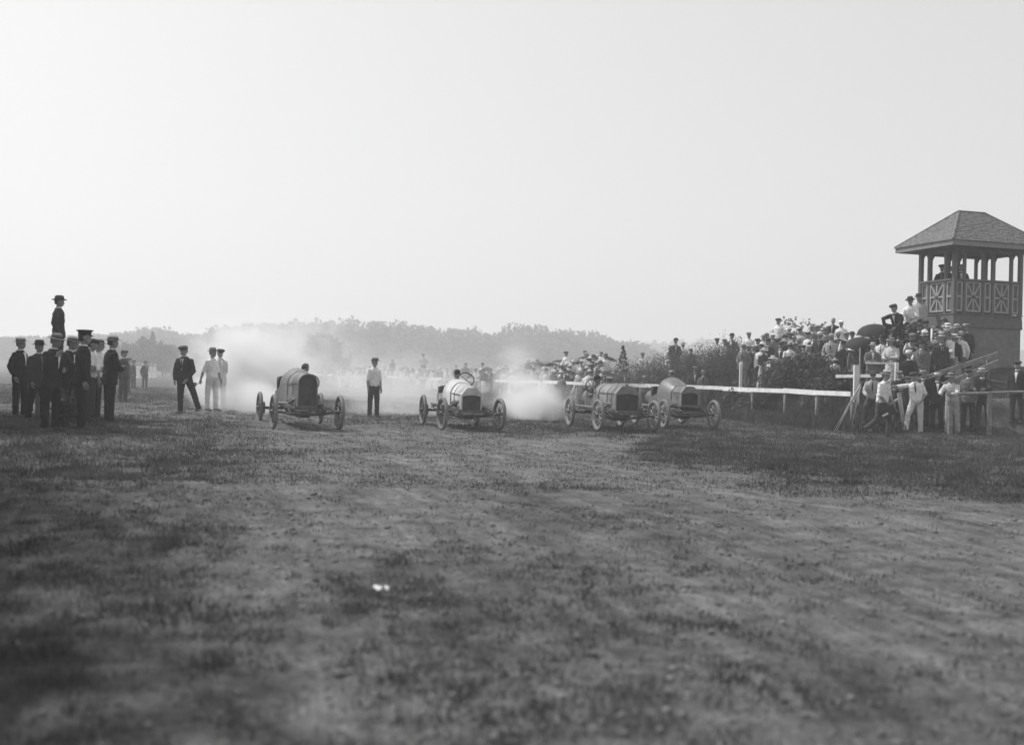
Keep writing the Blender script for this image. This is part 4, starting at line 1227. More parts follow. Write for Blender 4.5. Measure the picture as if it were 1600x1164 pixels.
race_car(1076, 30.2, 11, dict(key='scuttle', core=.035, paint=0.14, paint2=0.11, shell=0.17, lip=.014, fulltop=False, track=1.46, nh=2, rough=0.42,
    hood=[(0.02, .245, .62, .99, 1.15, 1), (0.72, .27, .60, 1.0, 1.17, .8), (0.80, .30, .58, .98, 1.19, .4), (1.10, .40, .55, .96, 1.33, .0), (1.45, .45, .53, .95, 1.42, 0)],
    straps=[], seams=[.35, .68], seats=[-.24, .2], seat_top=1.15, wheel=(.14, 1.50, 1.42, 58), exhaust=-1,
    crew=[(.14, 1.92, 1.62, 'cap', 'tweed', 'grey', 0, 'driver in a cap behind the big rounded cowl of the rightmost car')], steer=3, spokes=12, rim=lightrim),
    'racing car with a big rounded cowl behind a small hood, rightmost of the four')

# ------------------------------------------------------------------ white rail
whitep = mat('white_paint', 0.70, 0.7, 0.16, 4, bump=0.25, bscale=30, detail=8)
greyp = mat('worn_grey_paint', 0.30, 0.8, 0.3, 5, bump=0.2, bscale=30)
oldwood = mat('weathered_wood', 0.20, 0.85, 0.35, 6, bump=0.4, bscale=25)
palewood = mat('pale_log', 0.36, 0.85, 0.3, 6, bump=0.4, bscale=25)
darkwood = mat('dark_stained_wood', 0.10, 0.8, 0.3, 6, bump=0.3, bscale=25)

fence = empty('rail_fence', (RAIL[3][0], RAIL[3][1], 0))
tag(fence, 'long white board rail curving round the outside of the track', 'fence')
bpy.context.view_layer.update()
fo = fence.location
def plank(parent, a, b, w, t, material, name, org=Vector((0, 0, 0)), up=Vector((0, 0, 1))):
    """a board from a to b: w tall along up, t thick"""
    a, b = Vector(a) - org, Vector(b) - org
    d = (b - a).normalized(); s_ = d.cross(up).normalized(); u = s_.cross(d)
    m = MB()
    m.loft([[p + s_ * (t / 2) * i + u * (w / 2) * j for i, j in ((-1, -1), (1, -1), (1, 1), (-1, 1))] for p in (a, b)])
    return m.build(name, material, parent)
pts = []
acc = 0.0
path = [Vector((x, y)) for x, y in RAIL[3:]]
for a, b in zip(path[:-1], path[1:]):
    L_ = (b - a).length
    k = max(1, round(L_ / 2.45))
    for i in range(k): pts.append(a + (b - a) * (i / k))
pts.append(path[-1])
rr = random.Random(4)
for i, q in enumerate(pts[:56]):
    z = Z(q.x, q.y); hh = 1.08 + rr.uniform(-.01, .01)
    pm = MB(); pm.tube([(q.x - fo.x + .06, q.y - fo.y + .02, z - .1), (q.x - fo.x + .06 + rr.uniform(-.03, .03), q.y - fo.y, z + hh - .06)], [.045, .04], 7)
    pm.build('post', oldwood, fence, True)
    if i + 1 < min(56, len(pts)):
        q2 = pts[i + 1]; z2 = Z(q2.x, q2.y)
        dull = q.y > 56 and rr.random() < .5
        if q.y > 60 and rr.random() < .22: continue
        plank(fence, (q.x, q.y, z + hh), (q2.x, q2.y, z2 + 1.08 + rr.uniform(-.02, .02)), .15 + rr.uniform(-.015, .01), .035, greyp if dull else whitep, 'board', fo)
# painted uprights and the short rails on the bank
pf = empty('bank_fence', tuple(G(1336, 33.6)))
tag(pf, 'short white two-rail fence on the bank above the rail end', 'fence')
o_ = pf.location.copy()
b0, b1, b2 = G(1310, 34.4), G(1336, 33.6), G(1400, 33.0)
plank(pf, (b1.x, b1.y, b1.z - .9), (b1.x, b1.y, 1.95), .13, .11, whitep, 'post', o_, Vector((1, 0, 0)))
plank(pf, (b2.x, b2.y, b2.z - .1), (b2.x, b2.y, 2.05), .10, .09, whitep, 'post', o_, Vector((1, 0, 0)))
plank(pf, P(1306, 588, 34.5), P(1378, 587, 33.1), .10, .03, whitep, 'rail', o_)
plank(pf, P(1352, 567, 33.5), P(1404, 568, 33.0), .06, .05, whitep, 'rail', o_)
def upright(px, d, y0, y1, w, material, label, name='post', t=None):
    b = G(px, d); k = FPX / d
    zt = P(px, y0, d).z
    e = MB(); hw = w / 2
    e.loft([[(-hw, -hw, 0), (hw, -hw, 0), (hw, hw, 0), (-hw, hw, 0)], [(-hw, -hw, zt - b.z), (hw, -hw, zt - b.z), (hw, hw, zt - b.z), (-hw, hw, zt - b.z)], [(-hw * .3, -hw * .3, zt - b.z + hw * .5), (hw * .3, -hw * .3, zt - b.z + hw * .5), (hw * .3, hw * .3, zt - b.z + hw * .5), (-hw * .3, hw * .3, zt - b.z + hw * .5)]])
    o = e.build(name, material); o.location = (b.x, b.y, b.z - .02)
    tag(o, label, 'post'); return o
upright(1156, 41.0, 566, 608, .10, whitep, 'tall white post behind the rail at the end of the hedge', 'white_post')
upright(1226, 39.8, 571, 600, .13, oldwood, 'grey upright plank among the bushes below the spectators', 'plank_post')
upright(1341.5, 33.2, 543, 600, .035, palewood, 'thin bare pole rising beside the white bank post', 'pole')
upright(547, 120, 551, 600, .09, oldwood, 'thin far pole standing in the haze behind the far crowd', 'pole')

# rough log fence where the white rail ends
lf = empty('log_fence', tuple(G(1411, 31.2)))
tag(lf, 'rough log fence with leaning posts below the stairs', 'fence')
o_ = lf.location.copy()
def log(parent, a, b, r_, material, name, org):
    m = MB(); a, b = Vector(a) - org, Vector(b) - org
    m.tube([a, a + (b - a) * .35 + Vector((.01, 0, .0)), a + (b - a) * .7, b], [r_ * 1.05, r_, r_ * .95, r_ * .9], 9)
    return m.build(name, material, parent, angle=50)
pa_ = G(1414, 31.2); log(lf, (pa_.x, pa_.y, pa_.z - .1), P(1405, 614, 31.2), .065, palewood, 'post', o_)
pa_ = G(1393, 31.4); log(lf, (pa_.x, pa_.y, pa_.z - .1), P(1393, 630, 31.4), .06, palewood, 'post', o_)
pa_ = G(1484, 30.9); log(lf, (pa_.x, pa_.y, pa_.z - .1), P(1485, 611, 30.9), .07, oldwood, 'post', o_)
pa_ = G(1545, 30.7); log(lf, (pa_.x, pa_.y, pa_.z - .1), P(1546, 612, 30.7), .07, oldwood, 'post', o_)
log(lf, P(1482, 616, 30.95), P(1600, 612, 30.5), .04, oldwood, 'rail', o_)
log(lf, P(1380, 640, 31.4), P(1406, 622, 31.25), .045, palewood, 'rail', o_)

# wooden stairs up the bank
stairs = empty('wooden_stairs', tuple(G(1450, 32.6)))
tag(stairs, 'grey plank stairs with a sloping handrail climbing right to the judges stand', 'stairs')
o_ = stairs.location.copy()
A0, A1 = P(1398, 606, 32.0), P(1560, 553, 33.2)
plank(stairs, A0, A1, .13, .05, oldwood, 'handrail', o_)
B0, B1 = P(1452, 613, 32.1), P(1560, 567, 33.0)
plank(stairs, B0, B1, .20, .05, oldwood, 'stringer', o_)
C0, C1 = B0 + Vector((.15, .9, 0)), B1 + Vector((.15, .9, 0))
plank(stairs, C0, C1, .20, .05, oldwood, 'stringer', o_)
for k in range(9):
    t = (k + .5) / 9
    a, b = B0 + (B1 - B0) * t, C0 + (C1 - C0) * t
    plank(stairs, a + Vector((0, .03, .03)), b + Vector((0, -.03, .03)), .035, .24, oldwood, 'tread', o_)
for px in (1418, 1487, 1545):
    t = (px - 1398) / 162
    tp = A0 + (A1 - A0) * t
    gq = Z(tp.x, tp.y + .06)
    plank(stairs, (tp.x, tp.y + .06, gq - .2), (tp.x, tp.y + .06, tp.z + .05), .09, .08, oldwood, 'post', o_, Vector((1, 0, 0)))

# ------------------------------------------------------------------ judges' stand
TH = R(18); HX, HY = 1.30, 0.80
nc = P(1490, 490, 34.7)
cen = Vector((nc.x, nc.y, 0)) + Matrix.Rotation(TH, 3, 'Z') @ Vector((HX, HY, 0))
gzc = Z(cen.x, cen.y)
stand = empty('judges_stand', (cen.x, cen.y, gzc), TH)
tag(stand, 'small dark judges stand with hipped shingle roof and crossed railing panels', 'pavilion')
bpy.context.view_layer.update()
z_ = lambda v: v - gzc
FLOOR, RAILT, EAVE, APEX, SK = 3.68, 4.78, 5.79, 7.10, 3.26
wallm = mat('stucco_wall', 0.17, 0.9, 0.18, 5, bump=0.35, bscale=40)
standm = mat('stand_paint', 0.105, 0.7, 0.18, 6, bump=0.15, bscale=30)
trimm = mat('stand_trim', 0.34, 0.7, 0.12, 6)
shinglem = mat('shingle', 0.15, 0.9, 0.45, 9, bump=0.4, bscale=40)
fasciam = mat('fascia_paint', .22, .7, .15, 6)
def rect(e, zz): return [(-HX - e, -HY - e, zz), (HX + e, -HY - e, zz), (HX + e, HY + e, zz), (-HX - e, HY + e, zz)]
m = MB(); m.loft([rect(.03, -.5), rect(.03, z_(SK))]); m.build('base_wall', wallm, stand)
m = MB(); m.loft([rect(.055, z_(SK)), rect(.07, z_(SK) + .02), rect(.055, z_(FLOOR) - .04), rect(.03, z_(FLOOR))]); m.build('skirt', standm, stand)
m = MB(); m.loft([rect(.075, z_(FLOOR) + .0), rect(.075, z_(FLOOR) + .04)]); m.build('floor_ledge', standm, stand)
for face in range(4):
    F_ = Matrix.Rotation(face * math.pi / 2, 4, 'Z')
    L_, D_ = (HY, HX) if face % 2 == 0 else (HX, HY)
    if face % 2 == 0: xs = [-L_, -L_ + .40, L_ - .40, L_]; wide = (1,)
    else: xs = [-L_, -L_ + .38, -.19, .19, L_ - .38, L_]; wide = (1, 3)
    for i in range(len(xs) - 1):
        w = .12 if i == 0 else .085
        m = MB(); m.box((-D_, xs[i], (z_(FLOOR) + .04 + z_(EAVE)) / 2), (w, w, z_(EAVE) - z_(FLOOR) - .04), F_); m.build('post', standm, stand)
        m = MB(); m.tube([(-D_, xs[i] + w * .4, z_(EAVE) - .24), (-D_, xs[i] + .17, z_(EAVE) - .02)], [.028, .028], 5, mtx=F_); m.build('bracket', standm, stand)
    for i in range(len(xs) - 1):
        y0, y1 = xs[i] + .062, xs[i + 1] - .062
        zc = (z_(FLOOR) + z_(RAILT)) / 2 + .03; hh = z_(RAILT) - z_(FLOOR) - .14
        m = MB(); m.box((-D_ + .03, (y0 + y1) / 2, zc), (.02, y1 - y0 + .04, hh + .05), F_); pn = m.build('panel', standm, stand)
        def bar(a, b, w=.05, nm='trim'):
            a, b = Vector(a), Vector(b)
            mm = MB(); d = (b - a).normalized(); n_ = Vector((-1, 0, 0)); u = d.cross(n_)
            mm.loft([[p + u * (w / 2) * s1 + n_ * q for s1, q in ((-1, 0), (1, 0), (1, .032), (-1, .032))] for p in (a, b)], mtx=F_)
            mm.build(nm, trimm, pn)
        xf = -D_ + .018
        zb, zt = zc - hh / 2, zc + hh / 2
        e = .025
        bar((xf, y0 + e, zb), (xf, y0 + e, zt)); bar((xf, y1 - e, zb), (xf, y1 - e, zt))
        bar((xf - .002, y0, zb + e), (xf - .002, y1, zb + e)); bar((xf - .002, y0, zt - e), (xf - .002, y1, zt - e))
        bar((xf - .003, y0, zc), (xf - .003, y1, zc))
        if i in wide:
            ym = (y0 + y1) / 2
            bar((xf - .001, ym, zb), (xf - .001, ym, zt), .045)
            bar((xf - .004, y0 + .03, zb + .03), (xf - .004, y1 - .03, zt - .03), .045); bar((xf - .006, y0 + .03, zt - .03), (xf - .006, y1 - .03, zb + .03), .045)
            mm = MB(); mm.lathe([(.001, .05), (.05, .045), (.065, .02), (.065, 0)], 14, mtx=F_ @ Matrix.Translation((xf - .035, ym, zc)) @ Matrix.Rotation(R(-90), 4, 'Y')); mm.build('boss', standm, pn, True)
    m = MB(); m.box((-D_ - .01, 0, z_(RAILT) + .01), (.14, 2 * L_ - .14, .06), F_); m.build('top_rail', standm, stand)
    m = MB(); m.box((-D_, 0, z_(EAVE) - .04), (.11, 2 * L_ - .14, .10), F_); m.build('head_beam', standm, stand)
OV = .56
m = MB(); m.loft([rect(OV, z_(EAVE) + .03), rect(OV, z_(EAVE) + .08)]); m.build('soffit', standm, stand)
for face in range(4):
    F_ = Matrix.Rotation(face * math.pi / 2, 4, 'Z'); L_, D_ = (HY, HX) if face % 2 == 0 else (HX, HY)
    m = MB(); m.box((-D_ - OV - .016, 0, z_(EAVE) + .085), (.03, 2 * (L_ + OV) + (.06 if face % 2 == 0 else 0), .15), F_); m.build('fascia', fasciam, stand)
roof = MB()
zb, zt = z_(EAVE) + .165, z_(APEX)
RDG = HX - HY
roof.loft([rect(OV + .05, zb), [(-RDG - .02, -.02, zt), (RDG + .02, -.02, zt), (RDG + .02, .02, zt), (-RDG - .02, .02, zt)]])
ro = roof.build('roof', darkwood, stand)
sh = MB(); rs = random.Random(8)
ncourse = 20
for face in range(4):
    F_ = Matrix.Rotation(face * math.pi / 2, 4, 'Z'); L_, D_ = (HY, HX) if face % 2 == 0 else (HX, HY)
    ld, ll_ = (RDG, 0.0) if face % 2 == 0 else (0.0, RDG)      # plan distance and half length at the ridge
    D0, L0 = D_ + OV + .06, L_ + OV + .06
    for c in range(ncourse):
        t0, t1 = c / ncourse, min((c + 1.25) / ncourse, 1)
        d0, d1 = D0 + (ld - D0) * t0 + .015, D0 + (ld - D0) * t1
        l0, l1 = L0 + (ll_ - L0) * t0, L0 + (ll_ - L0) * t1
        za, zc2 = zb + (zt - zb) * t0, zb + (zt - zb) * t1
        k = max(2, int(2 * l0 / .13))
        for j in range(k):
            ya, yb2 = -l0 + 2 * l0 * j / k, -l0 + 2 * l0 * (j + 1) / k - .008
            lift = .020 + rs.uniform(0, .014)
            ca, cb = max(-l1, min(l1, ya)), max(-l1, min(l1, yb2))
            sh.add([(-d0, ya, za + lift), (-d0, yb2, za + lift), (-d1, cb, zc2 + .012), (-d1, ca, zc2 + .012), (-d0, ya, za), (-d0, yb2, za)], [(0, 3, 2, 1), (4, 0, 1, 5)], F_)
s_o = sh.build('shingle', shinglem, ro); s_o['kind'] = 'stuff'
for sx, sy in ((-1, -1), (1, -1), (1, 1), (-1, 1)):
    m = MB(); m.tube([(sx * (HX + OV + .05), sy * (HY + OV + .05), zb + .03), (sx * RDG, 0, zt + .04)], .03, 6); m.build('hip_ridge', shinglem, ro)
m = MB(); m.tube([(-RDG, 0, zt + .03), (RDG, 0, zt + .03)], .03, 6); m.build('ridge_cap', shinglem, ro)
wp = MB(); wp.tube([(0, 0, 0), (0, 0, 1.6)], .035, 8)
pb = G(1454, 33.9); o = wp.build('white_pole', whitep, None, True); o.location = (pb.x, pb.y, pb.z - .05); o.scale = (1, 1, (P(1456, 511, 33.9).z - pb.z) / 1.6)
tag(o, 'slim white pole in front of the judges stand wall', 'pole')

# rough staging beside the stand, where two men sit high
stg = empty('plank_staging', tuple(G(1414, 35.2)))
tag(stg, 'rough plank staging beside the judges stand under the seated men', 'staging')
o_ = stg.location.copy()
bpy.context.view_layer.update()
SD = 2.56
for k in range(5):
    plank(stg, P(1388, 560, 34.75 + .24 * k).xy.to_3d() + Vector((0, 0, SD)), P(1436, 560, 34.75 + .24 * k).xy.to_3d() + Vector((0, 0, SD)), .04, .22, oldwood, 'plank', o_)
for px, d in ((1390, 34.8), (1432, 34.7), (1390, 35.7), (1430, 35.7)):
    g_ = G(px, d); plank(stg, (g_.x, g_.y, g_.z - .1), (g_.x, g_.y, SD - .02), .10, .10, oldwood, 'post', o_, Vector((1, 0, 0)))
plank(stg, P(1390, 560, 35.15).xy.to_3d() + Vector((0, 0, SD + .40)), P(1434, 560, 35.15).xy.to_3d() + Vector((0, 0, SD + .40)), .04, .26, oldwood, 'bench', o_)
for px in (1392, 1430):
    q = P(px, 560, 35.15).xy.to_3d(); plank(stg, q + Vector((0, 0, SD)), q + Vector((0, 0, SD + .38)), .08, .08, oldwood, 'bench_leg', o_, Vector((1, 0, 0)))

# ------------------------------------------------------------------ umbrellas
def umbrella(px, py, d, w, tone, tilt, label, drop=0.95, rz=0.0):
    p = P(px, py, d)                                          # top of the canopy
    root = empty('umbrella', p)
    root.rotation_euler = (R(tilt[0]), R(tilt[1]), rz)
    m = MB(); n_, rows = 8, 6
    rings = []
    for i in range(rows + 1):
        t = i / rows
        rr_ = (w / 2) * math.sin(t * 1.35) / math.sin(1.35); zz = -0.27 * w * (1 - math.cos(t * 1.35)) / (1 - math.cos(1.35))
        rg = []
        for k in range(n_ * 4):
            a = 2 * math.pi * k / (n_ * 4); u = (k % 4) / 4
            sc = 1 - 0.10 * t * math.sin(u * math.pi)
            rg.append((rr_ * sc * math.cos(a), rr_ * sc * math.sin(a), zz + 0.05 * t * t * w * math.sin(u * math.pi) * .6))
        rings.append(rg)
    rings[0] = [(.004 * math.cos(2 * math.pi * k / (n_ * 4)), .004 * math.sin(2 * math.pi * k / (n_ * 4)), .0) for k in range(n_ * 4)]
    m.loft(rings, False); cn = m.build('canopy', tone, root, True)
    for k in range(n_):
        a = 2 * math.pi * k / n_
        mm = MB(); mm.tube([((w / 2) * math.sin(t * 1.35) / math.sin(1.35) * math.cos(a), (w / 2) * math.sin(t * 1.35) / math.sin(1.35) * math.sin(a), -0.27 * w * (1 - math.cos(t * 1.35)) / (1 - math.cos(1.35)) - .006) for t in (0.02, .35, .7, 1)], .004, 4); mm.build('rib', steelm, cn)
    mm = MB(); mm.tube([(0, 0, .07), (0, 0, -drop)], .009, 6); mm.build('shaft', darkwood, root, True)
    mm = MB(); mm.tube([(0, 0, -drop)] + [(.04 * (1 - math.cos(a)), 0, -drop - .03 - .04 * math.sin(a)) for a in np.linspace(0, 3.1, 6)], .013, 6); mm.build('handle', darkwood, root, True)
    tag(root, label, 'umbrella'); return root
umb_black = mat('umbrella_silk', 0.018, 0.8, 0.2, 5, transl=.12)
umb_grey = mat('umbrella_grey', 0.085, 0.6, 0.2, 5, transl=.12)
umbrella(1366, 507, 36.2, 1.22, umb_black, (13, -6), 'largest black umbrella, open above the crowd left of the stand')
umbrella(1342, 528, 35.0, 1.0, umb_black, (15, -10), 'smaller black umbrella in front of the largest one', .9)
umbrella(1211, 561, 41.6, 0.98, umb_grey, (15, -12), 'grey umbrella held low over the bushes behind the rail', .8)
umbrella(1337, 542, 35.6, 0.5, cloth('white'), (6, 6), 'small white parasol under the black umbrellas', .6)

# camera tripod
tri = empty('tripod', tuple(G(1330, 31.2)))
tag(tri, 'long-legged wooden tripod leaning at the end of the white rail', 'tripod')
o_ = tri.location.copy()
hd = P(1347, 596, 31.0)
for px, d in ((1303, 30.9), (1307, 31.3), (1329, 31.5)):
    g_ = G(px, d); m = MB(); m.tube([hd - o_, (hd + (g_ - hd) * .5) - o_, g_ - o_], [.018, .020, .012], 6); m.build('leg', palewood, tri, True)
m = MB(); m.box(tuple(hd - o_), (.16, .16, .05)); m.build('head_plate', darkwood, tri)

# platform under the man on the left edge
pl = empty('wooden_platform', tuple(G(86, 26)))
tag(pl, 'wooden box platform under the man standing above the left crowd', 'platform')
pz = 1.2
for k in range(4):
    m = MB(); m.box((0, -.36 + .24 * k, pz - pl.location.z), (1.3, .22, .04)); m.build('plank', darkwood, pl)
for sx in (-1, 1):
    for sy in (-1, 1):
        m = MB(); m.box((sx * .58, sy * .38, (pz - pl.location.z - .02) / 2), (.09, .09, pz - pl.location.z - .02)); m.build('leg', darkwood, pl)

# scrap of paper in the foreground
sc = MB(); rs = random.Random(3); g9 = G(593, 6.75)
sc.loft([[(-.055 + .011 * i + rs.uniform(-.004, .004), -.03 + .02 * j, .03 + .012 * math.sin(i * 1.1 + j) * math.cos(j * 1.7) + rs.uniform(0, .006)) for i in range(11)] for j in range(4)], False, False)
o = sc.build('paper_scrap', whitep, None, True); o.location = g9; tag(o, 'crumpled white paper scrap lying on the foreground ground', 'paper')

# ------------------------------------------------------------------ touring cars in the far crowd
def touring_car(px, d, yaw, tone, label, top=True):
    g_ = G(px, d)
    car = empty('touring_car', (g_.x, g_.y, g_.z), R(yaw))
    pm = mat('touring_paint_%d' % int(tone * 1000), tone, .45, .2, 4)
    m = MB(); m.loft([[(-.45, y, .55), (.45, y, .55), (hw, y, zt), (hw * .8, y, zt + .02), (-hw * .8, y, zt + .02), (-hw, y, zt)] for y, hw, zt in ((-.35, .42, 1.05), (.1, .58, 1.12), (1.2, .66, 1.15), (1.7, .62, 1.18))]); m.build('body', pm, car, angle=40)
    m = MB(); m.loft([section(hw, .55, .95, zt, .3, y) for y, hw, zt in ((-1.25, .30, 1.08), (-.35, .40, 1.12))]); m.build('hood', pm, car, angle=30)
    m = MB(); m.loft([section(.27, .6, .93, 1.04, .3, -1.265), section(.27, .6, .93, 1.04, .3, -1.255)]); m.build('radiator', steelm, car)
    for sx in (-1, 1):
        for yy in (-1.0, 1.3):
            wheel(car, sx * .70, yy, sx, 0, False, 10, .2)
            m = MB(); m.loft([[(sx * .60, yy + .50 * math.cos(a), WR + .50 * math.sin(a)), (sx * .82, yy + .50 * math.cos(a), WR + .50 * math.sin(a)), (sx * .82, yy + .47 * math.cos(a), WR + .47 * math.sin(a)), (sx * .60, yy + .47 * math.cos(a), WR + .47 * math.sin(a))] for a in np.linspace(.1, 2.9, 9)]); m.build('fender', mat('pale_fender', .45, .5, .2, 5), car, angle=40)
        m = MB(); m.lathe([(.001, .06), (.05, .05), (.09, -.03), (.085, -.05)], 14, mtx=Matrix.Translation((sx * .42, -1.3, .92)) @ Matrix.Rotation(R(90), 4, 'X')); m.build('headlight', pipem, car, True)
    if top:
        m = MB(); m.loft([[(-.66, y, zt - .10), (-.4, y, zt), (.4, y, zt), (.66, y, zt - .10), (.64, y, zt - .13), (-.64, y, zt - .13)] for y, zt in ((-.4, 2.02), (.3, 2.12), (1.1, 2.10), (1.75, 1.96))]); m.build('canvas_top', mat('canvas_top', .14, .9, .2, 5), car, angle=50)
        for sx in (-1, 1):
            for (ya, yb_) in ((-.35, -.40), (.6, .4), (1.6, 1.7)):
                m = MB(); m.tube([(sx * .62, ya, 1.1), (sx * .63, yb_, 1.95)], .018, 6); m.build('top_bow', darkwood, car, True)
    tag(car, label, 'car', 'touring cars parked in the far crowd')
touring_car(838, 61, -25, .10, 'touring car with a pale fender and canvas top, in the dusty far crowd')
touring_car(884, 58.5, -30, .06, 'dark touring car with men sitting on its canvas top')
touring_car(925, 57, -28, .12, 'touring car half hidden by the crowd beside the hedge', True)

# ------------------------------------------------------------------ people: left crowd and officials
W = 'white'
man(127, 20.2, 112, 'stand', 'jacket', 'black', 'trousers', 'black', 'police', 'black', label='uniformed man in peaked cap watching from the left edge', scale=1.04, eyes=True, vox=.014)
man(170, 22.9, 128, 'crossed', 'jacket', 'black', 'trousers', 'black', 'boater', 'straw', label='tall man in black suit and banded boater at the front of the left crowd', scale=1.03, eyes=True, vox=.014)
man(151, 24.2, 110, 'stand', 'rolled', 'white', 'trousers', 'navy', 'straw', 'tweed', label='man in white shirtsleeves and straw hat between the uniformed man and the boater', eyes=True)
man(139, 23.6, 95, 'crossed', 'shirt', 'white', 'trousers', 'dark', 'cap', 'dark', label='man in white shirt half hidden behind the uniformed man')
man(96, 21.6, 85, 'lean_rail', 'jacket', 'black', 'trousers', 'black', 'boater', 'straw', label='man in dark suit and tilted boater left of the uniformed man')
man(112, 23.4, 140, 'hips', 'jacket', 'black', 'trousers', 'black', 'cap', 'dark', label='man in dark cap just behind the uniformed man shoulder')
man(78, 19.6, 70, 'chin', 'jacket', 'navy', 'trousers', 'black', 'straw', 'tweed', label='man in dark coat and straw hat at the left rim of the plate', scale=.99)
man(57, 22.8, 60, 'stride', 'jacket', 'dark', 'trousers', 'black', 'fedora', 'dark', label='man in felt hat stepping forward far left in the crowd', scale=.95)
man(30, 24.5, 80, 'pockets', 'jacket', 'black', 'trousers', 'black', 'boater', 'straw', label='man in black coat and boater second from the far left')
man(90, 26, 105, 'pockets', 'jacket', 'navy', 'trousers', 'navy', 'fedora', 'dark', label='man in dark suit and felt hat raised above the left crowd', z=1.22)
man(192, 37.5, 75, 'behind', 'jacket', 'navy', 'trousers', 'dark', 'cap', 'dark', label='man in dark suit and cap behind the tall boater man', tie='black')
man(199, 53.5, 90, 'stand', 'jacket', 'dark', 'trousers', 'dark', 'cap', 'brown', label='distant man in dark coat behind the capped man on the left')
man(208, 67, 80, 'pockets', 'jacket', 'dark', 'trousers', 'dark', 'cap', 'brown', label='distant man in dark coat farthest along the left row')
man(226, 69, 60, 'behind', 'jacket', 'dark', 'trousers', 'dark', 'cap', 'brown', label='distant man in dark suit standing apart in the grass on the left')
for k, (px, d) in enumerate(((212, 122), (217, 118), (222, 124), (236, 128), (242, 130))):
    man(px, d, 20 * k, 'stand', 'blouse', 'white', 'skirt', 'white', 'sunhat', 'cream', label=('leftmost', 'second', 'middle', 'fourth', 'rightmost')[k] + ' of five tiny white figures far across the left field', group='far white figures on the left field', vox=.03)
man(287, 28.6, -12, 'wide', 'jacket', 'black', 'trousers', 'black', 'cap', 'dark', label='man in dark suit and cap standing with legs wide apart on the track', tie='black', eyes=True, vox=.014, width=1.04)
fm, J_ = man(330, 31.0, 58, 'flag', 'rolled', 'white', 'trousers', 'cream', 'fedora', 'tweed', label='man in white shirt and pale trousers holding a paddle behind him', eyes=True, scale=1.0, vox=.014)
man(342, 31.8, 40, 'behind', 'jacket', 'cream', 'trousers', 'cream', 'cap', 'black', label='man in pale suit and dark cap just behind the man in white', eyes=True, vox=.014)
fl = MB(); fl.box((0, 0, 0), (.20, .02, .12)); fl.tube([(.08, 0, 0), (.26, 0, .07)], .012, 6)
bpy.context.view_layer.update()
hnd = fm.matrix_basis @ (J_[-1]['wr'] + J_['up'] + J_[-1]['hd'] * .09)
po = fl.build('signal_paddle', darkwood); po.location = hnd + Vector((-.20, 0, -.07)); tag(po, 'small dark paddle in the hand of the man in white', 'paddle')
man(583, 33.2, 42, 'stand', 'rolled', 'white', 'trousers', 'dark', 'boater', 'tweed', label='man in white shirt and dark trousers standing between the first two cars', eyes=True, scale=1.02, vox=.014)
man(876, 49.2, 170, 'stoop', 'jacket', 'dark', 'trousers', 'dark', 'none', 'dark', label='dark stooping figure on the track before the far rail', scale=.84)

# ------------------------------------------------------------------ people at the rail and on the bank
man(975, 48.2, -10, 'stand', 'jacket', 'dark', 'trousers', 'dark', 'police', 'dark', label='man in peaked cap behind the rail above the long-hooded car')
man(1006, 46.9, -20, 'stand', 'shirt', 'light', 'trousers', 'grey', 'cap', 'light', label='boy in a light cap peering over the rail', scale=.86)
man(1085, 44.2, -15, 'pockets', 'jacket', 'dark', 'trousers', 'dark', 'boater', 'straw', label='taller of two men in boaters behind the rail before the hedge', tie='white')
man(1098, 43.7, -10, 'stand', 'jacket', 'grey', 'trousers', 'grey', 'boater', 'straw', label='shorter of two men in boaters behind the rail before the hedge', scale=.92)
man(1003, 51.5, -10, 'stand', 'shirt', 'white', 'trousers', 'grey', 'cap', 'grey', label='man in white shirt showing above the hedge by the spruce', dz=-.2)
man(1054, 47.9, 0, 'behind', 'jacket', 'dark', 'trousers', 'dark', 'fedora', 'dark', label='man in dark suit and felt hat standing alone above the hedge', scale=1.02, dz=.32)
man(1079, 49.5, -30, 'stand', 'jacket', 'dark', 'trousers', 'dark', 'cap', 'dark', label='man in dark coat half sunk in the hedge right of the lone man', scale=.90, dz=-.25)
man(1044, 50, 20, 'sit', 'blouse', 'white', 'skirt', 'white', 'sunhat', 'cream', label='figure in white sitting left of the lone man on the hedge', dz=.35)
man(1064, 50, 20, 'sit', 'shirt', 'white', 'trousers', 'light', 'straw', 'straw', label='figure in white sitting right of the lone man on the hedge', dz=.35)
man(1119, 46.4, -30, 'stand', 'rolled', 'white', 'trousers', 'dark', 'cap', 'brown', label='leftmost white-shirted man on the skyline above the hedge', dz=.1)
man(1131, 46.2, -20, 'stand', 'rolled', 'white', 'trousers', 'dark', 'cap', 'brown', label='second white-shirted man on the skyline above the hedge', dz=.05, scale=.97)
man(1142, 46.0, -30, 'pockets', 'jacket', 'brown', 'trousers', 'dark', 'fedora', 'dark', label='man in dark coat and felt hat on the skyline above the hedge', dz=.15, scale=1.02)
man(1169, 46.0, -25, 'stand', 'rolled', 'white', 'trousers', 'dark', 'cap', 'tweed', label='white-shirted man on the skyline between the hedge and the pale bush', dz=.05)
man(1215, 45.6, -50, 'hips', 'shirt', 'white', 'trousers', 'dark', 'cap', 'dark', label='white-shirted man highest on the skyline, arms akimbo by the pale bush', dz=.32, scale=1.03)
man(1300, 44.5, -35, 'pockets', 'jacket', 'black', 'trousers', 'dark', 'none', 'dark', label='bareheaded man in black suit on the skyline right of the pale bush', dz=.2, scale=1.02)
man(1313, 44.2, -30, 'stand', 'shirt', 'white', 'trousers', 'light', 'cap', 'white', label='man in white shirt and white cap right of the bareheaded man', dz=.1)
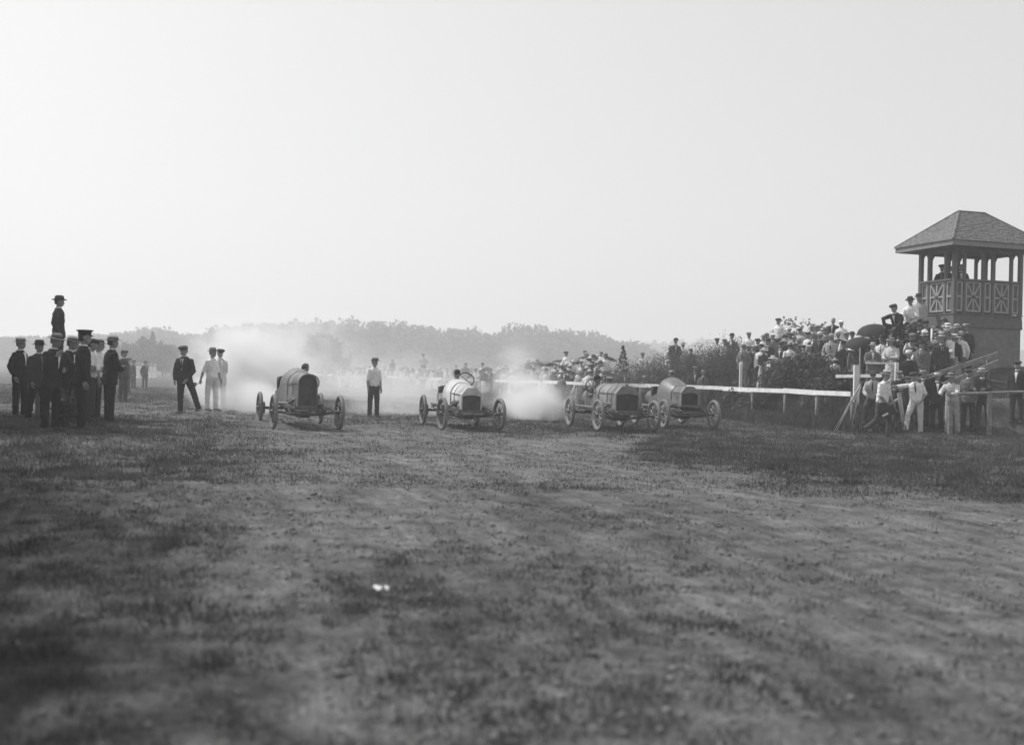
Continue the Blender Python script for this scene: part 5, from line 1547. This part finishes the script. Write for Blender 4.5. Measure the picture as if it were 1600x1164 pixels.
row = [ # px d rz pose top colour bottom colour hat hatcolour scale label
 (1161, 42.7, -50, 'pockets', 'jacket', 'grey', 'trousers', 'grey', 'straw', 'tweed', 1.0, 'man in grey jacket and straw hat beside the tall white post'),
 (1169, 42.9, -40, 'stand', 'jacket', 'dark', 'trousers', 'dark', 'boater', 'straw', .98, 'man in dark suit and boater second from the tall white post'),
 (1177, 43.2, -30, 'stand', 'jacket', 'tweed', 'knickers', 'grey', 'cap', 'light', .97, 'boy in tweed jacket and knickers third from the white post'),
 (1183, 44.0, -35, 'stand', 'jacket', 'navy', 'trousers', 'dark', 'cap', 'dark', 1.02, 'man in dark cap behind the boy in knickers'),
 (1188, 42.4, -20, 'stand', 'shirt', 'white', 'trousers', 'dark', 'fedora', 'dark', 1.0, 'man in white shirt and felt hat left of the grey umbrella'),
 (1199, 43.0, -35, 'crossed', 'jacket', 'navy', 'trousers', 'dark', 'fedora', 'dark', 1.05, 'man in dark suit with crossed arms above the grey umbrella'),
 (1218, 42.3, -20, 'hold_up', 'jacket', 'dark', 'trousers', 'dark', 'cap', 'dark', .97, 'man holding the grey umbrella behind the rail'),
 (1207, 40.9, -10, 'sit', 'blouse', 'white', 'skirt', 'cream', 'sunhat', 'cream', .95, 'woman in white sitting beneath the grey umbrella'),
 (1233, 40.3, 165, 'stand', 'shirt', 'white', 'trousers', 'dark', 'straw', 'straw', 1.03, 'man in white shirt with his back turned on the bank'),
 (1247, 41.2, -30, 'stand', 'jacket', 'navy', 'trousers', 'dark', 'straw', 'straw', 1.02, 'man in dark jacket and straw hat right of the turned back'),
 (1254, 39.9, -20, 'stand', 'jacket', 'grey', 'trousers', 'grey', 'cap', 'dark', .92, 'youth in grey suit and dark cap on the bank'),
 (1263, 39.6, -25, 'stand', 'shirt', 'cream', 'trousers', 'grey', 'cap', 'light', .90, 'boy in pale top and light cap on the bank'),
 (1270, 41.4, -30, 'stand', 'jacket', 'dark', 'trousers', 'dark', 'boater', 'straw', 1.02, 'man in boater behind the boy in the light cap'),
 (1279, 40.4, -25, 'pockets', 'jacket', 'navy', 'trousers', 'dark', 'straw', 'white', 1.06, 'tall man in dark suit and wide white straw hat'),
 (1297, 39.2, -35, 'pockets', 'jacket', 'light', 'trousers', 'light', 'straw', 'straw', 1.03, 'man in light grey suit and straw hat on the bank'),
 (1304, 36.2, 175, 'stand', 'blouse', 'white', 'skirt', 'light', 'sunhat', 'straw', .66, 'small child in white and straw hat on the bank edge'),
 (1316, 36.4, -25, 'stand', 'blouse', 'black', 'skirt', 'black', 'fedora', 'black', .99, 'woman in black dress left of the black umbrellas'),
 (1327, 36.0, -20, 'hold_up', 'blouse', 'black', 'skirt', 'black', 'sunhat', 'dark', .98, 'woman in black holding the smaller black umbrella'),
 (1335, 35.2, -10, 'stand', 'blouse', 'grey', 'skirt', 'light', 'sunhat', 'white', .93, 'woman in white sun hat beneath the black umbrellas'),
 (1353, 35.4, -20, 'crossed', 'jacket', 'dark', 'trousers', 'dark', 'straw', 'straw', 1.0, 'man in dark coat and straw hat under the largest umbrella'),
 (1367, 36.6, -15, 'hold_up', 'jacket', 'grey', 'trousers', 'grey', 'cap', 'grey', 1.0, 'man in grey holding the largest black umbrella'),
 (1378, 34.6, -30, 'pockets', 'jacket', 'tweed', 'trousers', 'light', 'none', 'grey', 1.0, 'bareheaded man in light grey coat beneath the umbrella edge'),
 (1392, 33.9, -35, 'crossed', 'blouse', 'cream', 'skirt', 'cream', 'sunhat', 'tweed', .98, 'woman in pale blouse and broad hat with folded arms'),
 (1399, 35.2, -20, 'stand', 'jacket', 'grey', 'trousers', 'dark', 'straw', 'white', 1.0, 'man in white straw hat below the staging'),
 (1411, 34.5, -25, 'stand', 'jacket', 'black', 'trousers', 'dark', 'straw', 'white', 1.0, 'dark-suited man in round white hat below the seated pair'),
 (1419, 33.0, -25, 'sit', 'jacket', 'navy', 'trousers', 'dark', 'fedora', 'white', 1.0, 'old man in dark suit and white banded hat sitting on the bank'),
 (1424, 33.8, -15, 'stand', 'jacket', 'navy', 'trousers', 'dark', 'fedora', 'dark', .88, 'youth in dark hat behind the old man in the white hat'),
 (1435, 34.9, -30, 'stand', 'jacket', 'dark', 'trousers', 'dark', 'boater', 'tweed', 1.02, 'man in tan straw hat below the judges stand corner'),
 (1437, 33.5, -30, 'sit', 'shirt', 'white', 'trousers', 'dark', 'cap', 'black', 1.12, 'white-shirted youth in black cap sitting by the stairs'),
 (1452, 34.3, -25, 'stand', 'shirt', 'light', 'trousers', 'grey', 'cap', 'dark', .97, 'youth in light shirt and dark cap before the white pole'),
 (1453, 33.4, -35, 'chin', 'shirt', 'cream', 'trousers', 'grey', 'cap', 'dark', .83, 'small boy in pale shirt and cap beside the stair rail'),
 (1467, 33.6, -45, 'pockets', 'jacket', 'black', 'trousers', 'black', 'cap', 'brown', 1.0, 'man in black suit and cap standing at the stair rail'),
 (1483, 34.0, -50, 'chin', 'jacket', 'light', 'trousers', 'light', 'boater', 'straw', 1.02, 'man in light suit and boater with his hand to his chin'),
 (1508, 34.2, -40, 'stand', 'jacket', 'dark', 'trousers', 'dark', 'boater', 'straw', 1.0, 'man in dark suit and boater right of the light-suited man'),
]
for px, d, rz, pose, top, tcl, bot, bc, hat, hc, sc_, lab in row:
    man(px, d, rz + random.uniform(-12, 12), pose, top, tcl, bot, bc, hat, hc, label=lab, scale=sc_, tie='black' if top == 'jacket' and random.random() < .5 else None)
# a second rank that fills the gaps
fill = [(1240, 42.6), (1262, 42.8), (1289, 42.0), (1308, 40.2), (1321, 38.6), (1346, 37.4), (1358, 38.0), (1386, 36.6), (1402, 36.6), (1445, 35.3), (1473, 35.0), (1192, 45.0), (1206, 44.6), (1226, 43.4)]
fw = ['behind the turned back', 'behind the boater on the bank', 'behind the light-suited man', 'right of the light grey suit', 'behind the woman in black', 'behind the umbrellas', 'right behind the largest umbrella', 'left of the staging', 'under the staging', 'against the stand wall', 'behind the capped man at the stairs', 'behind the folded arms', 'left of the pale bush', 'below the pale bush']
for k, (px, d) in enumerate(fill):
    hat, hc = [('boater', 'straw'), ('cap', 'dark'), ('fedora', 'grey'), ('straw', 'straw')][k % 4]
    tcl = ['dark', 'white', 'grey', 'navy', 'white'][k % 5]
    man(px, d, -30 + random.uniform(-25, 25), 'stand', 'shirt' if tcl == 'white' else 'jacket', tcl, 'trousers', 'dark', hat, hc, label='spectator in %s and %s %s' % (WORD[tcl], HATW[hat], fw[k]), scale=random.uniform(.94, 1.02))
# the packed rest of the bank crowd
rb = random.Random(31)
SPOTS = ((1180, 'above the white post'), (1210, 'above the grey umbrella'), (1250, 'below the pale bush'), (1290, 'right of the pale bush'), (1325, 'left of the black umbrellas'), (1352, 'between the black umbrellas'), (1385, 'right of the largest umbrella'),
         (1410, 'below the staging'), (1440, 'below the stand corner'), (1470, 'beside the white pole'), (2000, 'at the top of the stairs'))
for k in range(50):
    px = rb.uniform(1188, 1500) if k < 14 else rb.uniform(1352, 1505)
    d = (rb.uniform(41.5, 46) if px < 1290 else rb.uniform(38, 43) if px < 1330 else rb.uniform(33.4, 37.5))
    if 1290 < px < 1352: d = rb.uniform(37.5, 41)
    if px > 1425 and d > 34.4: d = rb.uniform(33.1, 34.3)
    tcl = rb.choice(['white', 'white', 'white', 'cream', 'light', 'dark', 'navy', 'grey', 'tweed'])
    woman = rb.random() < .22
    hat, hc = rb.choice([('boater', 'straw'), ('cap', 'grey'), ('cap', 'dark'), ('straw', 'straw'), ('fedora', 'dark'), ('fedora', 'tweed'), ('none', 'dark')]) if not woman else ('sunhat', rb.choice(['cream', 'straw', 'dark', 'white']))
    pose = rb.choice(['stand', 'pockets', 'crossed', 'chin', 'hips', 'behind', 'stand', 'stride'])
    spot = next(t for lim, t in SPOTS if px < lim)
    hw_ = ('%s sun hat' % ('straw' if hc == 'straw' else WORD[hc])) if woman else ('%s%s' % ((WORD[hc] + ' ') if hat in ('cap', 'fedora') else '', HATW[hat]))
    lab = '%s in %s with %s, %s, %s' % ('woman' if woman else 'man', WORD[tcl], hw_, {'stand': 'arms down', 'pockets': 'hands in pockets', 'crossed': 'arms crossed', 'chin': 'hand to chin', 'hips': 'arms akimbo', 'behind': 'hands behind back', 'stride': 'stepping'}[pose], spot)
    if lab in LABELS: lab = lab.replace('man in', 'spectator in', 1)
    if lab in LABELS: continue
    man(px, d, -30 + rb.uniform(-40, 40), pose, 'blouse' if woman else ('shirt' if tcl in ('white', 'cream', 'light') else 'jacket'), tcl, 'skirt' if woman else 'trousers', rb.choice(['dark', 'grey', 'light']) if woman else rb.choice(['dark', 'grey']), hat, hc, label=lab, scale=rb.uniform(.88, 1.04), tie=rb.choice([None, 'black', 'grey']) if not woman else None, dz=0)
# high by the stand
def seated(px, d, zfeet, rz, pose, top, tcl, bot, bc, hat, hc, lab):
    return man(px, d, rz, pose, top, tcl, bot, bc, hat, hc, label=lab, z=zfeet)
seated(1404, 34.6, SD + .02, -55, 'elbow', 'jacket', 'black', 'trousers', 'black', 'cap', 'dark', 'man in black with raised elbow sitting high on the staging')
p37, J37 = seated(1423, 34.6, SD + .02, -35, 'stick', 'rolled', 'white', 'trousers', 'dark', 'fedora', 'dark', 'man in white shirt holding a stick high on the staging')
seated(1434, 35.5, SD + .02, -30, 'stand', 'shirt', 'light', 'trousers', 'dark', 'fedora', 'dark', 'man squeezed between the staging and the judges stand')
hl_ = p37.matrix_basis @ (J37[1]['wr'] + J37['up']); 
m = MB(); m.tube([P(1400, 522, 34.3), P(1438, 496, 34.5)], .018, 6); tag(m.build('stick', palewood, None, True), 'long stick held by the man in white on the staging', 'stick')
for k, (dx, dy, lab) in enumerate(((-.15, .35, 'left man in black leaning inside the judges stand'), (.25, -.05, 'middle man in black inside the judges stand'), (.35, .45, 'farther man in dark coat inside the judges stand'))):
    q = Matrix.Rotation(TH, 3, 'Z') @ Vector((dx - .75, dy - .1, 0)) + Vector((cen.x, cen.y, 0))
    person(Vector((q.x, q.y, FLOOR + .045)), -40 + 25 * k, 'crossed' if k != 2 else 'stand', 'jacket', 'black', 'trousers', 'black', 'none' if k else 'cap', 'black', lab, scale=.93)
# below, at the log fence
man(1363, 31.6, -25, 'stick', 'shirt', 'light', 'trousers', 'dark', 'cap', 'dark', label='man in light shirt and dark cap working at the tripod', tie='black', dz=.18, eyes=True)
rn, Jr = man(1377, 28.4, 38, 'run', 'rolled', 'white', 'trousers', 'brown', 'boater', 'straw', label='man in white shirt, bow tie and boater running in with a case', tie='bow', eyes=True, vox=.014, scale=1.0)
bpy.context.view_layer.update()
hr = rn.matrix_basis @ (Jr[-1]['wr'] + Jr['up'] + Jr[-1]['hd'] * .1)
cs = empty('camera_case', hr + Vector((-.02, -.02, -.16)), R(-30)); cs.rotation_euler = (R(8), R(-30), R(-30))
tag(cs, 'dark box case with pale edge carried by the running man', 'case')
m = MB(); m.box((0, 0, 0), (.36, .16, .24)); m.build('box', blackm, cs)
m = MB(); m.box((-.10, -.086, -.02), (.16, .012, .05)); m.build('pale_edge', whitep, cs)
m = MB(); m.tube([(-.08, 0, .12), (-.06, 0, .16), (.06, 0, .16), (.08, 0, .12)], .01, 6); m.build('handle', blackm, cs, True)
lp, Jl = man(1431, 31.0, -20, 'lean_post', 'rolled', 'white', 'trousers', 'cream', 'cap', 'dark', label='man in white shirt and white trousers leaning on the log post', tie='black', eyes=True, vox=.014, scale=.99)
man(1404, 32.2, -25, 'lean_rail', 'jacket', 'dark', 'trousers', 'dark', 'cap', 'grey', label='boy in dark coat and cap left behind the log post', scale=.93)
man(1416, 31.9, -20, 'stand', 'jacket', 'dark', 'trousers', 'dark', 'cap', 'brown', label='boy in dark cap peering over the leaning man arm', scale=.92)
man(1441, 31.9, -30, 'stand', 'jacket', 'black', 'trousers', 'black', 'boater', 'straw', label='dark-suited man in boater right behind the leaning man', scale=.96)
man(1463, 31.7, -15, 'behind', 'jacket', 'black', 'trousers', 'black', 'boater', 'white', label='man in open black jacket and white boater under the stairs', scale=.95, eyes=True)
man(1487, 31.3, -40, 'lean_rail', 'shirt', 'cream', 'trousers', 'light', 'straw', 'tweed', label='man in pale shirt leaning on the right log rail', scale=1.0, eyes=True)
man(1512, 31.5, -30, 'stand', 'jacket', 'grey', 'trousers', 'dark', 'cap', 'dark', label='man in grey jacket behind the right log rail', scale=.98)
man(1535, 31.4, -35, 'lean_rail', 'jacket', 'dark', 'trousers', 'dark', 'boater', 'straw', label='man in dark jacket and boater leaning on the right log rail')
man(1588, 31.3, -40, 'stand', 'jacket', 'navy', 'trousers', 'dark', 'cap', 'dark', label='man in dark suit at the right end of the log rail')

# men up on the touring cars
for px, d, py, pose, tcl, hat, hc, lab in ((886, 57.6, 549, 'sit', 'white', 'cap', 'dark', 'white-shirted man holding a dark hat, sitting on the car top'), (913, 57.4, 548, 'stand', 'white', 'cap', 'brown', 'white-shirted man standing on the dark touring car'),
                                  (938, 56.2, 549, 'stand', 'white', 'cap', 'tweed', 'white-shirted man standing on the car beside the hedge'), (840, 61, 561, 'sit', 'white', 'boater', 'straw', 'man in boater sitting up on the pale-fendered car'),
                                  (661, 80, 553, 'hips', 'light', 'cap', 'dark', 'man with arms akimbo raised above the dusty far crowd'), (614, 84, 561, 'sit', 'dark', 'boater', 'straw', 'dark-clad man raised above the far crowd left of the akimbo man'), (727, 68, 567, 'stand', 'dark', 'boater', 'tweed', 'dark-clad man raised behind the white-hooded car driver')):
    J = skeleton(pose); topz = (J['HM'] @ Vector((0, 0, .25))).z
    man(px, d, random.uniform(-40, 20), pose, 'shirt', tcl, 'trousers', 'dark', hat, hc, label=lab, z=P(px, py, d).z - topz)

# ------------------------------------------------------------------ the far crowd along the bend
rc = random.Random(77)
n_w = 0
def rail_d(px):
    a = sorted(RAILPX)
    return float(np.interp(px, [p for p, _ in a], [d for _, d in a]))
MASS = []
for k in range(225):
    u = rc.random()
    px = 470 + 480 * u ** 0.72
    d = rail_d(px) + 0.9 + rc.random() ** 1.6 * 7.5 * (0.6 + 0.4 * (px < 860))
    lightc = rc.random() < .55
    tcl = rc.choice(['white', 'white', 'cream', 'light']) if lightc else rc.choice(['dark', 'grey', 'navy', 'brown'])
    woman = rc.random() < .3
    pose = rc.choice(['stand', 'pockets', 'stand', 'lean_rail', 'crossed', 'sit'])
    hat, hc = rc.choice([('boater', 'straw'), ('cap', 'grey'), ('straw', 'straw'), ('fedora', 'dark')]) if not woman else ('sunhat', rc.choice(['cream', 'straw', 'dark']))
    if k >= 112 or d - rail_d(px) > 6.0:                       # past what can be told apart: part of one mass
        MASS.append((px, d, rc.uniform(-45, 45), 'stand' if woman else pose, 'blouse' if woman else ('shirt' if lightc else 'jacket'), tcl, 'skirt' if woman else 'trousers', rc.choice(['white', 'light', 'dark']) if woman else 'dark', hat, hc, rc.uniform(.9, 1.03)))
        continue
    spot = next(t for lim, t in ((505, 'right of the round-nosed car'), (548, 'left of the far pole'), (572, 'right of the far pole'), (602, 'behind the man between the cars'), (650, 'left of the akimbo man'), (690, 'below the akimbo man'),
            (735, 'behind the white-hooded car'), (790, 'right of the white-hooded car'), (830, 'in the rising dust wisp'), (862, 'by the pale-fendered car'), (905, 'by the dark touring car'), (2000, 'by the hedge end')) if px < lim)
    back = d - rail_d(px) > 3.2
    lab = 'far %s, %s and %s, %s, %s' % ('woman' if woman else 'man', WORD[tcl], (WORD.get(hc, 'straw') + ' sun hat' if hc != 'straw' else 'straw sun hat') if woman else HATW[hat], 'behind' if back else {'lean_rail': 'leaning on rail', 'crossed': 'arms crossed', 'sit': 'seated'}.get('stand' if woman else pose, 'at the rail'), spot)
    if lab in LABELS: lab = lab.replace('far ', 'distant ', 1)
    dd = 0.0
    man(px, d, rc.uniform(-45, 45), 'stand' if woman and pose == 'sit' else pose, 'blouse' if woman else ('shirt' if lightc else 'jacket'), tcl, 'skirt' if woman else 'trousers', rc.choice(['white', 'light', 'dark']) if woman else 'dark', hat, hc,
        label=lab, group='far crowd along the bend', vox=.03, scale=rc.uniform(.9, 1.03), shoes=False, dz=rc.choice([0, 0, .15, .3, .5]) if d - rail_d(px) > 4 else 0)
# the rest of that crowd, hazed together
def mass_mesh(rows):
    mats_, Vs, Fs, Ms, off_ = [], [], [], [], 0
    def put(me, M, material):
        nonlocal off_
        if material not in mats_: mats_.append(material)
        co = np.empty(len(me.vertices) * 3, np.float32); me.vertices.foreach_get('co', co); co = co.reshape(-1, 3)
        A_ = np.array(M)
        me.calc_loop_triangles()
        tr_ = np.empty(len(me.loop_triangles) * 3, np.int32); me.loop_triangles.foreach_get('vertices', tr_)
        Vs.append(co @ A_[:3, :3].T + A_[:3, 3]); Fs.append(tr_.reshape(-1, 3) + off_); Ms.append(np.full(len(tr_) // 3, mats_.index(material)))
        off_ += len(co)
    for px, d, rz, pose, top, tcl, bot, bc, hat, hc, sc_ in rows:
        p = G(px, d); J = skeleton(pose)
        M = Matrix.Translation(p) @ Matrix.Rotation(R(rz), 4, 'Z') @ Matrix.Scale(sc_, 4)
        put(cached(('massbody', pose), lambda: remesh(raw_body(J), 'body', .04)), M, skin)
        put(cached(('top', pose, top, .045), lambda: remesh(raw_top(J, top), top, .045)), M, cloth(tcl))
        put(cached(('bot', pose, bot, .045), lambda: remesh(raw_bottom(J, bot), bot, .045)), M, cloth(bc))
        put(hat_meshes(hat)[0], M @ J['HM'], strawm if hc == 'straw' else cloth(hc))
    me = np_mesh('distant_crowd', np.concatenate(Vs), np.concatenate(Fs), mats_[0], True)
    for q in mats_[1:]: me.materials.append(q)
    me.polygons.foreach_set('material_index', np.concatenate(Ms).astype(np.int32))
    return me
tag(link('distant_crowd', mass_mesh(MASS)), 'dense hazy crowd standing behind the far rail', 'crowd', kind='stuff')
kids = ['leftmost small white figure in front of the far rail, left of the far pole', 'second small white figure in front of the far rail', 'small white figure just right of the far pole before the rail', 'small white figure left of the man between the cars', 'small white figure nearest the man between the cars',
        'small white figure in the dust left of the stooping figure', 'small white figure before the rail behind the nearest driver']
# a few children in white in front of the far rail
for k, (px, d) in enumerate(((531, 92), (539, 93), (549, 90), (556, 88), (563, 87), (845, 52.0), (939, 47.5))):
    man(px, d, rc.uniform(-40, 40), 'stand', 'blouse', 'white', 'skirt', 'white', 'sunhat' if k % 2 else 'none', 'cream', label=kids[k], group='small white figures before the far rail', vox=.03, scale=.72, shoes=False)
